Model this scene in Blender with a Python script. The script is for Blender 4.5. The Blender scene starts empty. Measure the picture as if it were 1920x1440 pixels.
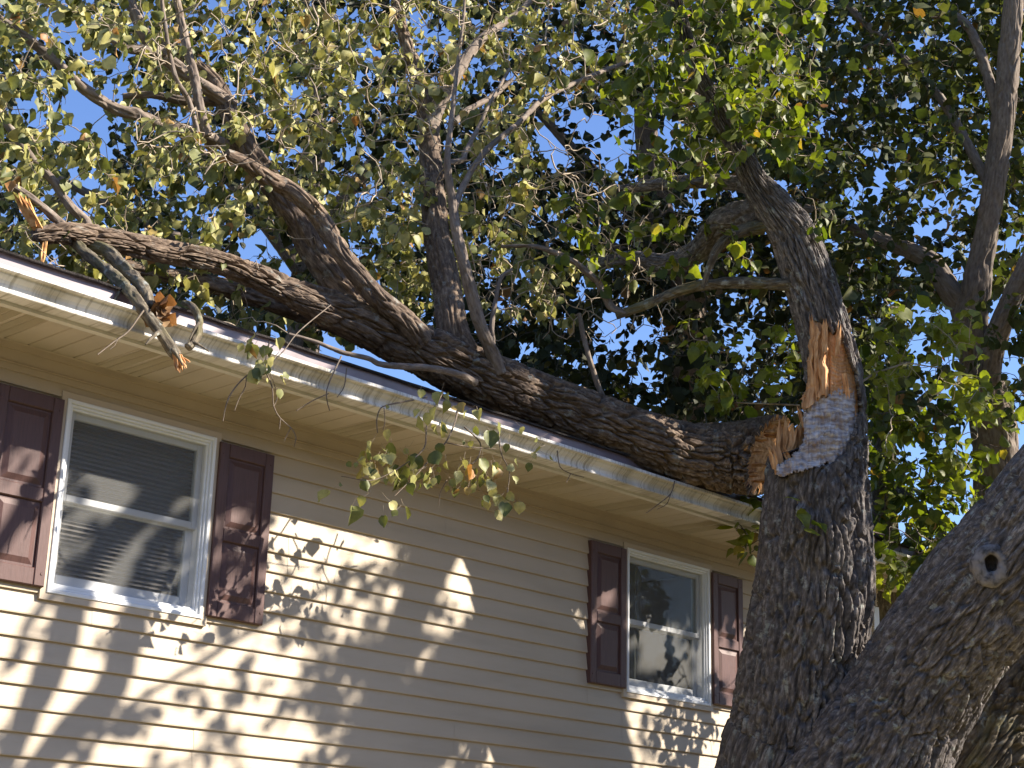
import bpy, math
import numpy as np
from mathutils import Matrix, Vector

# ------------------------------------------------------------------ camera, world, sun, exposure
EYE = 1.6
F_PX, YAW, PITCH, ROLL = 3072.155, 0.805483, 0.309755, 0.027452
CAM = np.array([0.0, -6.9353, EYE])
FW = np.array([math.sin(YAW)*math.cos(PITCH), math.cos(YAW)*math.cos(PITCH), math.sin(PITCH)])
_R = np.array([math.cos(YAW), -math.sin(YAW), 0.0]); _U = np.cross(_R, FW)
RT = math.cos(ROLL)*_R + math.sin(ROLL)*_U
UP = -math.sin(ROLL)*_R + math.cos(ROLL)*_U
SUN = np.array([0.86, -1.0, 0.90])          # towards the sun (not normalised)
SUN_N = SUN/np.linalg.norm(SUN)

scene = bpy.context.scene
COL = scene.collection
cd = bpy.data.cameras.new('camera'); cam = bpy.data.objects.new('camera', cd); COL.objects.link(cam)
cd.sensor_width = 36.0; cd.lens = 36.0*F_PX/1920.0; cd.clip_start = 0.05; cd.clip_end = 2000
M = Matrix(((RT[0], UP[0], -FW[0], CAM[0]), (RT[1], UP[1], -FW[1], CAM[1]), (RT[2], UP[2], -FW[2], CAM[2]), (0, 0, 0, 1)))
cam.matrix_world = M
scene.camera = cam

w = bpy.data.worlds.new('World'); scene.world = w; w.use_nodes = True
nt = w.node_tree; nt.nodes.clear()
sky = nt.nodes.new('ShaderNodeTexSky'); sky.sky_type = 'NISHITA'; sky.sun_disc = False
sky.sun_elevation = math.asin(SUN_N[2]); sky.sun_rotation = math.atan2(SUN_N[0], SUN_N[1])
sky.ozone_density = 3.0; sky.dust_density = 0.3; sky.air_density = 1.0
bg = nt.nodes.new('ShaderNodeBackground'); bg.inputs['Strength'].default_value = 0.072
wo = nt.nodes.new('ShaderNodeOutputWorld')
hs_ = nt.nodes.new('ShaderNodeHueSaturation'); hs_.inputs['Saturation'].default_value = 1.12; hs_.inputs['Value'].default_value = 1.0; hs_.inputs['Hue'].default_value = .512
nt.links.new(sky.outputs[0], hs_.inputs['Color']); nt.links.new(hs_.outputs[0], bg.inputs[0]); nt.links.new(bg.outputs[0], wo.inputs[0])

sl = bpy.data.lights.new('sun', 'SUN'); sl.energy = 3.8; sl.angle = math.radians(0.5); sl.color = (1.0, 0.91, 0.78)
so = bpy.data.objects.new('sun', sl); COL.objects.link(so)
so.rotation_euler = Vector(SUN_N).to_track_quat('Z', 'Y').to_euler(); so.location = (10, -20, 20)

scene.view_settings.view_transform = 'Standard'; scene.view_settings.look = 'None'
scene.view_settings.gamma = 1.0; scene.view_settings.exposure = 1.85
scene.render.engine = 'CYCLES'
try:
    scene.cycles.max_bounces = 6; scene.cycles.transparent_max_bounces = 12
    scene.cycles.use_denoising = True
except Exception:
    pass

# ------------------------------------------------------------------ helpers
rng = np.random.default_rng(7)

def ray(u, v):
    return FW + RT*((u-960)/F_PX) + UP*((720-v)/F_PX)
def AT(u, v, y):                       # the point with that y that lies on the sight line
    d = ray(u, v); return CAM + d*((y-CAM[1])/d[1])
def AD(u, v, dep):
    return CAM + ray(u, v)*dep
def depth_of(P):
    return float((np.asarray(P)-CAM) @ FW)
def project(P):
    d = np.asarray(P)-CAM; z = d @ FW
    return 960+F_PX*(d @ RT)/z, 720-F_PX*(d @ UP)/z

_perm = np.random.default_rng(3).permutation(512).astype(np.int64)
_perm = np.concatenate([_perm, _perm])
_g = np.random.default_rng(4).normal(size=(512, 3)); _g /= np.linalg.norm(_g, axis=1)[:, None]
def noise3(x, y, z):
    x, y, z = np.broadcast_arrays(np.asarray(x, float), np.asarray(y, float), np.asarray(z, float))
    xi = np.floor(x).astype(np.int64); yi = np.floor(y).astype(np.int64); zi = np.floor(z).astype(np.int64)
    xf, yf, zf = x-xi, y-yi, z-zi
    fx = xf*xf*xf*(xf*(xf*6-15)+10); fy = yf*yf*yf*(yf*(yf*6-15)+10); fz = zf*zf*zf*(zf*(zf*6-15)+10)
    def gr(i, j, k):
        h = _perm[(_perm[(_perm[(xi+i) & 511]+yi+j) & 511]+zi+k) & 511] & 511
        g = _g[h]
        return g[..., 0]*(xf-i)+g[..., 1]*(yf-j)+g[..., 2]*(zf-k)
    def L(a, b, t): return a+(b-a)*t
    return 1.6*L(L(L(gr(0,0,0), gr(1,0,0), fx), L(gr(0,1,0), gr(1,1,0), fx), fy),
                 L(L(gr(0,0,1), gr(1,0,1), fx), L(gr(0,1,1), gr(1,1,1), fx), fy), fz)

def mesh_from(name, V, faces, m=None, parent=None, smooth=False, attrs=None):
    """faces: list of index tuples, or an (n,k) array."""
    me = bpy.data.meshes.new(name)
    V = np.asarray(V, dtype=np.float32)
    if isinstance(faces, np.ndarray):
        fl = [faces]
    elif len(faces) and isinstance(faces[0], np.ndarray):
        fl = [f for f in faces if len(f)]
    else:
        me.from_pydata([tuple(map(float, q)) for q in V], [], [tuple(int(i) for i in f) for f in faces])
        fl = None
    if fl is not None:
        me.vertices.add(len(V)); me.vertices.foreach_set('co', V.ravel())
        idx = np.concatenate([f.ravel() for f in fl]).astype(np.int32)
        tot = np.concatenate([np.full(len(f), f.shape[1]) for f in fl]).astype(np.int32)
        st = np.concatenate([[0], np.cumsum(tot)[:-1]]).astype(np.int32)
        me.loops.add(len(idx)); me.loops.foreach_set('vertex_index', idx)
        me.polygons.add(len(tot)); me.polygons.foreach_set('loop_start', st)
        me.update(calc_edges=True)
    if attrs:
        for k, a in attrs.items():
            a = np.asarray(a, dtype=np.float32)
            if a.ndim == 1:
                at = me.attributes.new(k, 'FLOAT', 'POINT'); at.data.foreach_set('value', a)
            else:
                at = me.attributes.new(k, 'FLOAT_VECTOR', 'POINT'); at.data.foreach_set('vector', a.ravel())
    if smooth:
        me.polygons.foreach_set('use_smooth', np.ones(len(me.polygons), dtype=bool))
    me.validate()
    o = bpy.data.objects.new(name, me); COL.objects.link(o)
    if m is not None: me.materials.append(m)
    if parent is not None:
        o.parent = parent
        o.matrix_parent_inverse = Matrix.Translation(-Vector(parent_world(parent)))
    return o

def parent_world(p):
    v = Vector(p.location)
    if p.parent is not None: v = Vector(p.matrix_parent_inverse @ p.location) + Vector(parent_world(p.parent))
    return v

def thing(name, label, cat, loc, group=None):
    o = bpy.data.objects.new(name, None); COL.objects.link(o); o.location = tuple(map(float, loc))
    o.empty_display_size = 0.2
    o['label'] = label; o['category'] = cat
    if group: o['group'] = group
    return o
def tag(o, label, cat, group=None):
    o['label'] = label; o['category'] = cat
    if group: o['group'] = group
    return o

class MB:
    """collects solids into one mesh"""
    def __init__(s): s.v = []; s.f = []
    def add(s, V, Fc):
        b = len(s.v); s.v += [tuple(map(float, q)) for q in V]; s.f += [tuple(b+i for i in f) for f in Fc]
    def box(s, x0, x1, y0, y1, z0, z1):
        s.add([(x0,y0,z0),(x1,y0,z0),(x1,y1,z0),(x0,y1,z0),(x0,y0,z1),(x1,y0,z1),(x1,y1,z1),(x0,y1,z1)],
              [(3,2,1,0),(4,5,6,7),(0,1,5,4),(1,2,6,5),(2,3,7,6),(3,0,4,7)])
    def bevbox(s, x0, x1, y0, y1, z0, z1, b):
        """box whose front (y0) face is bevelled"""
        s.add([(x0,y0+b,z0),(x1,y0+b,z0),(x1,y0+b,z1),(x0,y0+b,z1),
               (x0+b,y0,z0+b),(x1-b,y0,z0+b),(x1-b,y0,z1-b),(x0+b,y0,z1-b),
               (x0,y1,z0),(x1,y1,z0),(x1,y1,z1),(x0,y1,z1)],
              [(4,5,6,7),(0,1,5,4),(1,2,6,5),(2,3,7,6),(3,0,4,7),(8,9,1,0),(9,10,2,1),(10,11,3,2),(11,8,0,3),(11,10,9,8)])
    def extrude_x(s, prof, x0, x1, closed=False, n=1):
        b = len(s.v); k = len(prof)
        xs = np.linspace(x0, x1, n+1)
        for x in xs:
            s.v += [(float(x), float(y), float(z)) for y, z in prof]
        kk = k if closed else k-1
        for i in range(n):
            for j in range(kk):
                a = b+i*k+j; c = b+i*k+(j+1) % k
                s.f.append((a, c, c+k, a+k))
        if closed:
            s.f.append(tuple(b+j for j in range(k))); s.f.append(tuple(b+n*k+j for j in reversed(range(k))))
    def build(s, name, m, parent=None, smooth=False):
        return mesh_from(name, np.array(s.v), s.f, m, parent, smooth)

# ------------------------------------------------------------------ materials
def new_mat(name):
    m = bpy.data.materials.new(name); m.use_nodes = True
    n = m.node_tree; n.nodes.clear()
    out = n.nodes.new('ShaderNodeOutputMaterial')
    return m, n, out
def N(n, t, **kw):
    o = n.nodes.new(t)
    for k, v in kw.items():
        if k.startswith('i_'):
            key = k[2:]; key = int(key) if key.isdigit() else key.replace('_', ' ')
            o.inputs[key].default_value = v
        else: setattr(o, k, v)
    return o
def ramp(n, stops):
    r = n.nodes.new('ShaderNodeValToRGB'); e = r.color_ramp.elements
    while len(e) < len(stops): e.new(0.5)
    for q, (p, c) in zip(e, stops):
        q.position = p; q.color = (*c, 1)
    return r
def surf(name, base, rough=0.6, var=0.12, scale=3.0, stretch=(1,1,1), dark=None, bump=0.0, bscale=40, bstretch=(1,1,1), spec=0.4, detail=5):
    """plain painted/plastic/wood surface with uneven tone, dirt and a fine bump"""
    m, n, out = new_mat(name); L = n.links.new
    p = N(n, 'ShaderNodeBsdfPrincipled'); p.inputs['Roughness'].default_value = rough
    p.inputs['Specular IOR Level'].default_value = spec
    tc = N(n, 'ShaderNodeTexCoord'); mp = N(n, 'ShaderNodeMapping'); mp.inputs['Scale'].default_value = stretch
    L(tc.outputs['Object'], mp.inputs[0])
    nz = N(n, 'ShaderNodeTexNoise'); nz.inputs['Scale'].default_value = scale; nz.inputs['Detail'].default_value = detail
    L(mp.outputs[0], nz.inputs['Vector'])
    b = np.array(base); d = np.array(dark) if dark is not None else b*(1-2.2*var)
    r = ramp(n, [(0.28, d), (0.5, b), (0.75, np.minimum(b*(1+var), .95))])
    L(nz.outputs['Fac'], r.inputs[0]); L(r.outputs[0], p.inputs['Base Color'])
    if bump:
        mp2 = N(n, 'ShaderNodeMapping'); mp2.inputs['Scale'].default_value = bstretch; L(tc.outputs['Object'], mp2.inputs[0])
        n2 = N(n, 'ShaderNodeTexNoise'); n2.inputs['Scale'].default_value = bscale; n2.inputs['Detail'].default_value = 4
        L(mp2.outputs[0], n2.inputs['Vector'])
        bp = N(n, 'ShaderNodeBump'); bp.inputs['Strength'].default_value = bump; bp.inputs['Distance'].default_value = 0.01
        L(n2.outputs['Fac'], bp.inputs['Height']); L(bp.outputs[0], p.inputs['Normal'])
    L(p.outputs[0], out.inputs[0])
    return m

def bark_mat(name, c0, c1, c2, lichen=0.35, moss=0.0, rough=0.9, bump=0.5):
    m, n, out = new_mat(name); L = n.links.new
    p = N(n, 'ShaderNodeBsdfPrincipled'); p.inputs['Roughness'].default_value = rough; p.inputs['Specular IOR Level'].default_value = 0.25
    at = N(n, 'ShaderNodeAttribute', attribute_name='bark')
    mp = N(n, 'ShaderNodeMapping'); mp.inputs['Scale'].default_value = (1, 1, .3); L(at.outputs['Vector'], mp.inputs[0])
    n1 = N(n, 'ShaderNodeTexNoise'); n1.inputs['Scale'].default_value = 55; n1.inputs['Detail'].default_value = 6; n1.inputs['Roughness'].default_value = .65
    L(mp.outputs[0], n1.inputs['Vector'])
    r = ramp(n, [(0.33, c0), (0.52, c1), (0.74, c2)]); L(n1.outputs['Fac'], r.inputs[0])
    # large tone drift
    n3 = N(n, 'ShaderNodeTexNoise'); n3.inputs['Scale'].default_value = 2.2; n3.inputs['Detail'].default_value = 3; L(at.outputs['Vector'], n3.inputs['Vector'])
    r3 = ramp(n, [(0.3, (.72, .70, .70)), (0.7, (1.2, 1.15, 1.08))]); L(n3.outputs['Fac'], r3.inputs[0])
    mul = N(n, 'ShaderNodeMix', data_type='RGBA', blend_type='MULTIPLY'); mul.inputs['Factor'].default_value = 1
    L(r.outputs[0], mul.inputs['A']); L(r3.outputs[0], mul.inputs['B'])
    # lichen patches
    n2 = N(n, 'ShaderNodeTexNoise'); n2.inputs['Scale'].default_value = 13; n2.inputs['Detail'].default_value = 8; n2.inputs['Roughness'].default_value = .7; L(at.outputs['Vector'], n2.inputs['Vector'])
    r2 = ramp(n, [(0.57, (0, 0, 0)), (0.66, (lichen, lichen, lichen))]); L(n2.outputs['Fac'], r2.inputs[0])
    mx = N(n, 'ShaderNodeMix', data_type='RGBA'); L(r2.outputs[0], mx.inputs['Factor']); L(mul.outputs['Result'], mx.inputs['A'])
    mx.inputs['B'].default_value = (.34, .36, .33, 1)
    last = mx.outputs['Result']
    if moss:
        n4 = N(n, 'ShaderNodeTexNoise'); n4.inputs['Scale'].default_value = 5; n4.inputs['Detail'].default_value = 5
        mp4 = N(n, 'ShaderNodeMapping'); mp4.inputs['Location'].default_value = (3, 7, 2); L(at.outputs['Vector'], mp4.inputs[0]); L(mp4.outputs[0], n4.inputs['Vector'])
        r4 = ramp(n, [(0.5, (0, 0, 0)), (0.66, (moss, moss, moss))]); L(n4.outputs['Fac'], r4.inputs[0])
        m4 = N(n, 'ShaderNodeMix', data_type='RGBA'); L(r4.outputs[0], m4.inputs['Factor']); L(last, m4.inputs['A']); m4.inputs['B'].default_value = (.17, .16, .05, 1)
        last = m4.outputs['Result']
    L(last, p.inputs['Base Color'])
    bp = N(n, 'ShaderNodeBump'); bp.inputs['Strength'].default_value = bump; bp.inputs['Distance'].default_value = 0.012
    L(n1.outputs['Fac'], bp.inputs['Height']); L(bp.outputs[0], p.inputs['Normal'])
    L(p.outputs[0], out.inputs[0])
    return m

def leaf_mat(name, stops, transl=0.35, tint=(1.0, 1.1, .45), rough=0.5):
    m, n, out = new_mat(name); L = n.links.new
    at = N(n, 'ShaderNodeAttribute', attribute_name='leaf_tone')
    r = ramp(n, stops); L(at.outputs['Fac'], r.inputs[0])
    tc = N(n, 'ShaderNodeTexCoord'); nz = N(n, 'ShaderNodeTexNoise'); nz.inputs['Scale'].default_value = 45; nz.inputs['Detail'].default_value = 3
    L(tc.outputs['Object'], nz.inputs['Vector'])
    r2 = ramp(n, [(.3, (.75, .75, .7)), (.7, (1.15, 1.12, 1.1))]); L(nz.outputs['Fac'], r2.inputs[0])
    mul = N(n, 'ShaderNodeMix', data_type='RGBA', blend_type='MULTIPLY'); mul.inputs['Factor'].default_value = 1
    L(r.outputs[0], mul.inputs['A']); L(r2.outputs[0], mul.inputs['B'])
    p = N(n, 'ShaderNodeBsdfPrincipled'); p.inputs['Roughness'].default_value = rough; p.inputs['Specular IOR Level'].default_value = 0.35
    L(mul.outputs['Result'], p.inputs['Base Color'])
    t = N(n, 'ShaderNodeBsdfTranslucent'); tm = N(n, 'ShaderNodeMix', data_type='RGBA', blend_type='MULTIPLY'); tm.inputs['Factor'].default_value = 1
    L(mul.outputs['Result'], tm.inputs['A']); tm.inputs['B'].default_value = (*tint, 1); L(tm.outputs['Result'], t.inputs[0])
    mx = N(n, 'ShaderNodeMixShader'); mx.inputs[0].default_value = transl
    L(p.outputs[0], mx.inputs[1]); L(t.outputs[0], mx.inputs[2]); L(mx.outputs[0], out.inputs[0])
    return m

def glass_mat():
    m, n, out = new_mat('window_glass'); L = n.links.new
    t = N(n, 'ShaderNodeBsdfTransparent'); t.inputs[0].default_value = (.86, .89, .88, 1)
    g = N(n, 'ShaderNodeBsdfGlossy'); g.inputs['Roughness'].default_value = 0.02
    fr = N(n, 'ShaderNodeFresnel'); fr.inputs[0].default_value = 1.18
    sc_ = N(n, 'ShaderNodeMath', operation='MULTIPLY'); sc_.inputs[1].default_value = .4; L(fr.outputs[0], sc_.inputs[0])
    mx = N(n, 'ShaderNodeMixShader'); L(sc_.outputs[0], mx.inputs[0]); L(t.outputs[0], mx.inputs[1]); L(g.outputs[0], mx.inputs[2])
    L(mx.outputs[0], out.inputs[0]); return m
def screen_mat():
    m, n, out = new_mat('insect_screen_mesh'); L = n.links.new
    t = N(n, 'ShaderNodeBsdfTransparent'); t.inputs[0].default_value = (1, 1, 1, 1)
    g = N(n, 'ShaderNodeBsdfDiffuse'); g.inputs[0].default_value = (.34, .34, .33, 1)
    mx = N(n, 'ShaderNodeMixShader'); mx.inputs[0].default_value = 0.25; L(t.outputs[0], mx.inputs[1]); L(g.outputs[0], mx.inputs[2])
    L(mx.outputs[0], out.inputs[0]); return m

MT = {}
MT['siding'] = surf('tan_vinyl_siding', (.465, .383, .280), .55, .06, 2.2, (.5, 1, 3.0), bump=.12, bscale=7, bstretch=(.6, 1, 6))
MT['trim'] = surf('tan_trim', (.48, .395, .295), .5, .05, 3)
MT['soffit'] = surf('soffit_vinyl', (.54, .47, .375), .55, .05, 4)
MT['white'] = surf('white_vinyl', (.74, .75, .76), .4, .04, 5)
MT['sash'] = surf('sash_vinyl', (.58, .59, .60), .45, .05, 5)
MT['shutter'] = surf('maroon_shutter', (.092, .046, .041), .5, .10, 9, (16, 1, 1.2), bump=.12, bscale=40, bstretch=(8, 1, .6))
MT['dripedge'] = surf('brown_drip_edge', (.22, .165, .18), .35, .12, 6, spec=.6)
MT['shingle'] = surf('dark_shingles', (.045, .038, .036), .95, .3, 25, bump=.6, bscale=120)
MT['blind'] = surf('blind_slats', (.26, .21, .20), .5, .08, 3)
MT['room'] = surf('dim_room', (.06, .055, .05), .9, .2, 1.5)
MT['glass'] = glass_mat(); MT['screen'] = screen_mat()
MT['fascia'] = surf('fascia_white', (.66, .63, .56), .5, .06, 5)
def gutter_mat():
    m, n, out = new_mat('weathered_gutter'); L = n.links.new
    p = N(n, 'ShaderNodeBsdfPrincipled'); p.inputs['Roughness'].default_value = .58
    tc = N(n, 'ShaderNodeTexCoord')
    n1 = N(n, 'ShaderNodeTexNoise'); n1.inputs['Scale'].default_value = 3.0; n1.inputs['Detail'].default_value = 6; L(tc.outputs['Object'], n1.inputs['Vector'])
    r1 = ramp(n, [(.38, (.48, .45, .39)), (.50, (.66, .635, .595)), (.7, (.73, .715, .69))]); L(n1.outputs['Fac'], r1.inputs[0])
    mp = N(n, 'ShaderNodeMapping'); mp.inputs['Scale'].default_value = (70, 3, 3); L(tc.outputs['Object'], mp.inputs[0])
    n2 = N(n, 'ShaderNodeTexNoise'); n2.inputs['Scale'].default_value = 1.0; n2.inputs['Detail'].default_value = 3; L(mp.outputs[0], n2.inputs['Vector'])
    r2 = ramp(n, [(.50, (1, 1, 1)), (.72, (.40, .37, .30))]); L(n2.outputs['Fac'], r2.inputs[0])
    mx = N(n, 'ShaderNodeMix', data_type='RGBA', blend_type='MULTIPLY'); mx.inputs['Factor'].default_value = .8
    L(r1.outputs[0], mx.inputs['A']); L(r2.outputs[0], mx.inputs['B']); L(mx.outputs['Result'], p.inputs['Base Color'])
    bp = N(n, 'ShaderNodeBump'); bp.inputs['Strength'].default_value = .10; bp.inputs['Distance'].default_value = .01; L(n1.outputs['Fac'], bp.inputs['Height']); L(bp.outputs[0], p.inputs['Normal'])
    L(p.outputs[0], out.inputs[0]); return m
MT['gutter'] = gutter_mat()

MT['bark'] = bark_mat('furrowed_bark', (.050, .045, .043), (.135, .121, .117), (.38, .355, .345), .8, 0)
MT['bark_moss'] = bark_mat('mossy_bark', (.055, .046, .036), (.125, .107, .08), (.29, .255, .19), .75, .35)
MT['bark_fallen'] = bark_mat('fallen_bark', (.060, .043, .033), (.150, .112, .085), (.33, .26, .195), .45, 0)
MT['bark_back'] = bark_mat('smooth_grey_bark', (.12, .095, .08), (.20, .165, .14), (.28, .24, .205), .25, 0, bump=.35)
MT['twig'] = surf('pale_twig', (.36, .29, .215), .8, .25, 30)
MT['twig_dark'] = surf('dark_twig', (.11, .085, .07), .85, .25, 30)
MT['twig_mid'] = surf('brown_twig', (.15, .115, .085), .8, .25, 30)
def wood_mat(name, a, b, c, scale=(60, 60, 8)):
    m, n, out = new_mat(name); L = n.links.new
    p = N(n, 'ShaderNodeBsdfPrincipled'); p.inputs['Roughness'].default_value = .7; p.inputs['Specular IOR Level'].default_value = .3
    tc = N(n, 'ShaderNodeTexCoord'); mp = N(n, 'ShaderNodeMapping'); mp.inputs['Scale'].default_value = scale; L(tc.outputs['Object'], mp.inputs[0])
    n1 = N(n, 'ShaderNodeTexNoise'); n1.inputs['Scale'].default_value = 1; n1.inputs['Detail'].default_value = 5; L(mp.outputs[0], n1.inputs['Vector'])
    r = ramp(n, [(.3, a), (.52, b), (.72, c)]); L(n1.outputs['Fac'], r.inputs[0]); L(r.outputs[0], p.inputs['Base Color'])
    bp = N(n, 'ShaderNodeBump'); bp.inputs['Strength'].default_value = .5; bp.inputs['Distance'].default_value = .01; L(n1.outputs['Fac'], bp.inputs['Height']); L(bp.outputs[0], p.inputs['Normal'])
    L(p.outputs[0], out.inputs[0]); return m
MT['raw_wood'] = wood_mat('raw_split_wood', (.40, .18, .07), (.58, .31, .14), (.70, .45, .25))
MT['rotten_wood'] = wood_mat('brown_end_wood', (.30, .12, .035), (.56, .28, .095), (.74, .45, .21), (30, 30, 30))
def blotched(name, *a):
    m = wood_mat(name, *a); n = m.node_tree; L = n.links.new
    p = [q for q in n.nodes if q.type == 'BSDF_PRINCIPLED'][0]; src = p.inputs['Base Color'].links[0].from_socket
    tc = N(n, 'ShaderNodeTexCoord'); nz = N(n, 'ShaderNodeTexNoise'); nz.inputs['Scale'].default_value = 9; nz.inputs['Detail'].default_value = 6; L(tc.outputs['Object'], nz.inputs['Vector'])
    r = ramp(n, [(.50, (0, 0, 0)), (.66, (.75, .75, .75))]); L(nz.outputs['Fac'], r.inputs[0])
    mx = N(n, 'ShaderNodeMix', data_type='RGBA'); L(r.outputs[0], mx.inputs['Factor']); L(src, mx.inputs['A']); mx.inputs['B'].default_value = (.26, .17, .12, 1)
    L(mx.outputs['Result'], p.inputs['Base Color']); return m
MT['grey_wood'] = blotched('weathered_stripped_wood', (.24, .205, .205), (.46, .42, .42), (.68, .64, .64), (14, 14, 75))

MT['leaf_wilt'] = leaf_mat('wilting_pale_leaf', [(0, (.10, .12, .03)), (.28, (.20, .215, .06)), (.58, (.37, .355, .125)), (.93, (.50, .465, .21)), (.965, (.42, .33, .12)), (1, (.40, .19, .07))], .30, (1.0, 1.0, .6))
MT['leaf_fresh'] = leaf_mat('fresh_green_leaf', [(0, (.055, .080, .017)), (.5, (.115, .145, .026)), (.93, (.215, .235, .05)), (.975, (.27, .25, .06)), (1, (.28, .15, .06))], .42, (1.6, 1.7, .35))
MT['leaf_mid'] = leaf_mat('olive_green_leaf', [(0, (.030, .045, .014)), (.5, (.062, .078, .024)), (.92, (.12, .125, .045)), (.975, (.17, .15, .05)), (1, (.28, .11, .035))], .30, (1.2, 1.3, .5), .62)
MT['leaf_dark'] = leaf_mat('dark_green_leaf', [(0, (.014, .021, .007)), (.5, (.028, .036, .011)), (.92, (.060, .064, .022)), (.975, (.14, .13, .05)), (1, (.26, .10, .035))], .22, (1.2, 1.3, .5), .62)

# ------------------------------------------------------------------ ground
def ground():
    m, n, out = new_mat('lawn_grass'); L = n.links.new
    p = N(n, 'ShaderNodeBsdfPrincipled'); p.inputs['Roughness'].default_value = .95
    tc = N(n, 'ShaderNodeTexCoord'); nz = N(n, 'ShaderNodeTexNoise'); nz.inputs['Scale'].default_value = 3; nz.inputs['Detail'].default_value = 8
    L(tc.outputs['Object'], nz.inputs['Vector'])
    r = ramp(n, [(.3, (.07, .065, .025)), (.55, (.15, .125, .055)), (.75, (.24, .17, .085))]); L(nz.outputs['Fac'], r.inputs[0]); L(r.outputs[0], p.inputs['Base Color'])
    L(p.outputs[0], out.inputs[0])
    xs = np.linspace(-1, 1, 41); xs = np.sign(xs)*np.abs(xs)**3*900
    X, Y = np.meshgrid(xs, xs, indexing='ij'); Z = -0.03+0.03*noise3(X*.5, Y*.5, 0)*(np.hypot(X, Y) < 200)
    V = np.stack([X, Y, Z-0.01], -1).reshape(-1, 3); i = np.arange(40*41).reshape(40, 41)[:, :40].ravel()
    o = mesh_from('lawn', V, np.stack([i, i+41, i+42, i+1], 1), m, None, True); o['kind'] = 'structure'
ground()

# ------------------------------------------------------------------ house
XL, XR = -3.0, 11.52
SE = 0.10796; SZ = 1.25354+EYE
W1 = (4.0486, 4.9503); W2 = (8.3537, 9.2644); WZ = (1.3666+EYE, 2.3301+EYE)
SH = (1.3869+EYE, 2.3131+EYE); SW = 0.360; SG = 0.021
SOF = 2.538+EYE
house = thing('house', 'tan vinyl sided house with maroon shutters under the fallen tree', 'house', (4, 0, 0))
TR = 0.032       # tan trim round each window

def siding():
    b = MB()
    top = 2.405+EYE
    k = 0; rows = []
    z = SZ-SE*26
    while z < top:
        if z+SE > 0.05: rows.append((max(z, .05), min(z+SE, top), z))
        z += SE
    def seg(x0, x1, za, zb):
        for (a, c, z0) in rows:
            lo, hi = max(a, za), min(c, zb)
            if hi-lo < 1e-4: continue
            yy = lambda zz: -0.0150+0.0140*(zz-z0)/SE
            n = max(1, int((x1-x0)/.5))
            prof = [(0.0, lo), (yy(lo), lo), (yy(lo)-.0008, lo+.006), (yy(hi), hi)] if hi-lo > .008 else [(0.0, lo), (yy(lo), lo), (yy(hi), hi)]
            cuts = [x0]; off = (int(round((z0-SZ)/SE))//2*2.417) % 3.66; xx = XL-3.66+off
            while xx < x1:
                if xx > x0+.05: cuts.append(xx)
                xx += 3.66
            cuts.append(x1)
            for q in range(len(cuts)-1):
                dy = -.0016*((q+int(round((z0-SZ)/SE))//2) % 2)
                b.extrude_x([prof[0]]+[(y_+dy, z_) for y_, z_ in prof[1:]], cuts[q], cuts[q+1], n=max(1, int((cuts[q+1]-cuts[q])/.5)))
    zz0, zz1 = 0.0, 9
    e = TR-.006
    seg(XL, W1[0]-e, zz0, zz1); seg(W1[1]+e, W2[0]-e, zz0, zz1); seg(W2[1]+e, XR, zz0, zz1)
    for a in (W1, W2):
        seg(a[0]-e, a[1]+e, zz0, WZ[0]-e); seg(a[0]-e, a[1]+e, WZ[1]+e, zz1)
    b.build('siding', MT['siding'], house)
    # side and back walls plus the wall core round the openings
    c = MB()
    for x0, x1, z0, z1 in [(XL, W1[0]-.004, 0, SOF-.02), (W1[1]+.004, W2[0]-.004, 0, SOF-.02), (W2[1]+.004, XR, 0, SOF-.02),
                           (W1[0]-.004, W1[1]+.004, 0, WZ[0]-.004), (W1[0]-.004, W1[1]+.004, WZ[1]+.004, SOF-.02),
                           (W2[0]-.004, W2[1]+.004, 0, WZ[0]-.004), (W2[0]-.004, W2[1]+.004, WZ[1]+.004, SOF-.02)]:
        c.box(x0, x1, .004, .14, z0, z1)
    c.box(XL, XL+.14, .14, 8, 0, SOF-.02); c.box(XR-.14, XR, .14, 8, 0, SOF-.02); c.box(XL, XR, 8, 8.14, 0, SOF-.02)
    c.build('wall', MT['siding'], house)
    # frieze boards, F channel
    f = MB()
    f.extrude_x([(0.003, 2.398+EYE), (-.020, 2.398+EYE), (-.020, 2.402+EYE), (-.015, 2.432+EYE), (0.003, 2.432+EYE)], XL, XR, closed=True)
    f.extrude_x([(0.003, 2.4325+EYE), (-.026, 2.4325+EYE), (-.026, 2.437+EYE), (-.018, 2.443+EYE), (-.018, 2.500+EYE), (0.003, 2.500+EYE)], XL, XR, closed=True)
    f.extrude_x([(0.003, 2.5005+EYE), (-.032, 2.5005+EYE), (-.032, 2.531+EYE), (-.036, 2.5365+EYE), (0.003, 2.5365+EYE)], XL, XR, closed=True)
    f.build('frieze_board', MT['trim'], house)
    cb = MB(); cb.box(XR-.06, XR+.018, -.022, .07, .05, 2.39+EYE)
    cb.build('corner_board', MT['white'], house)
siding()

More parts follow.
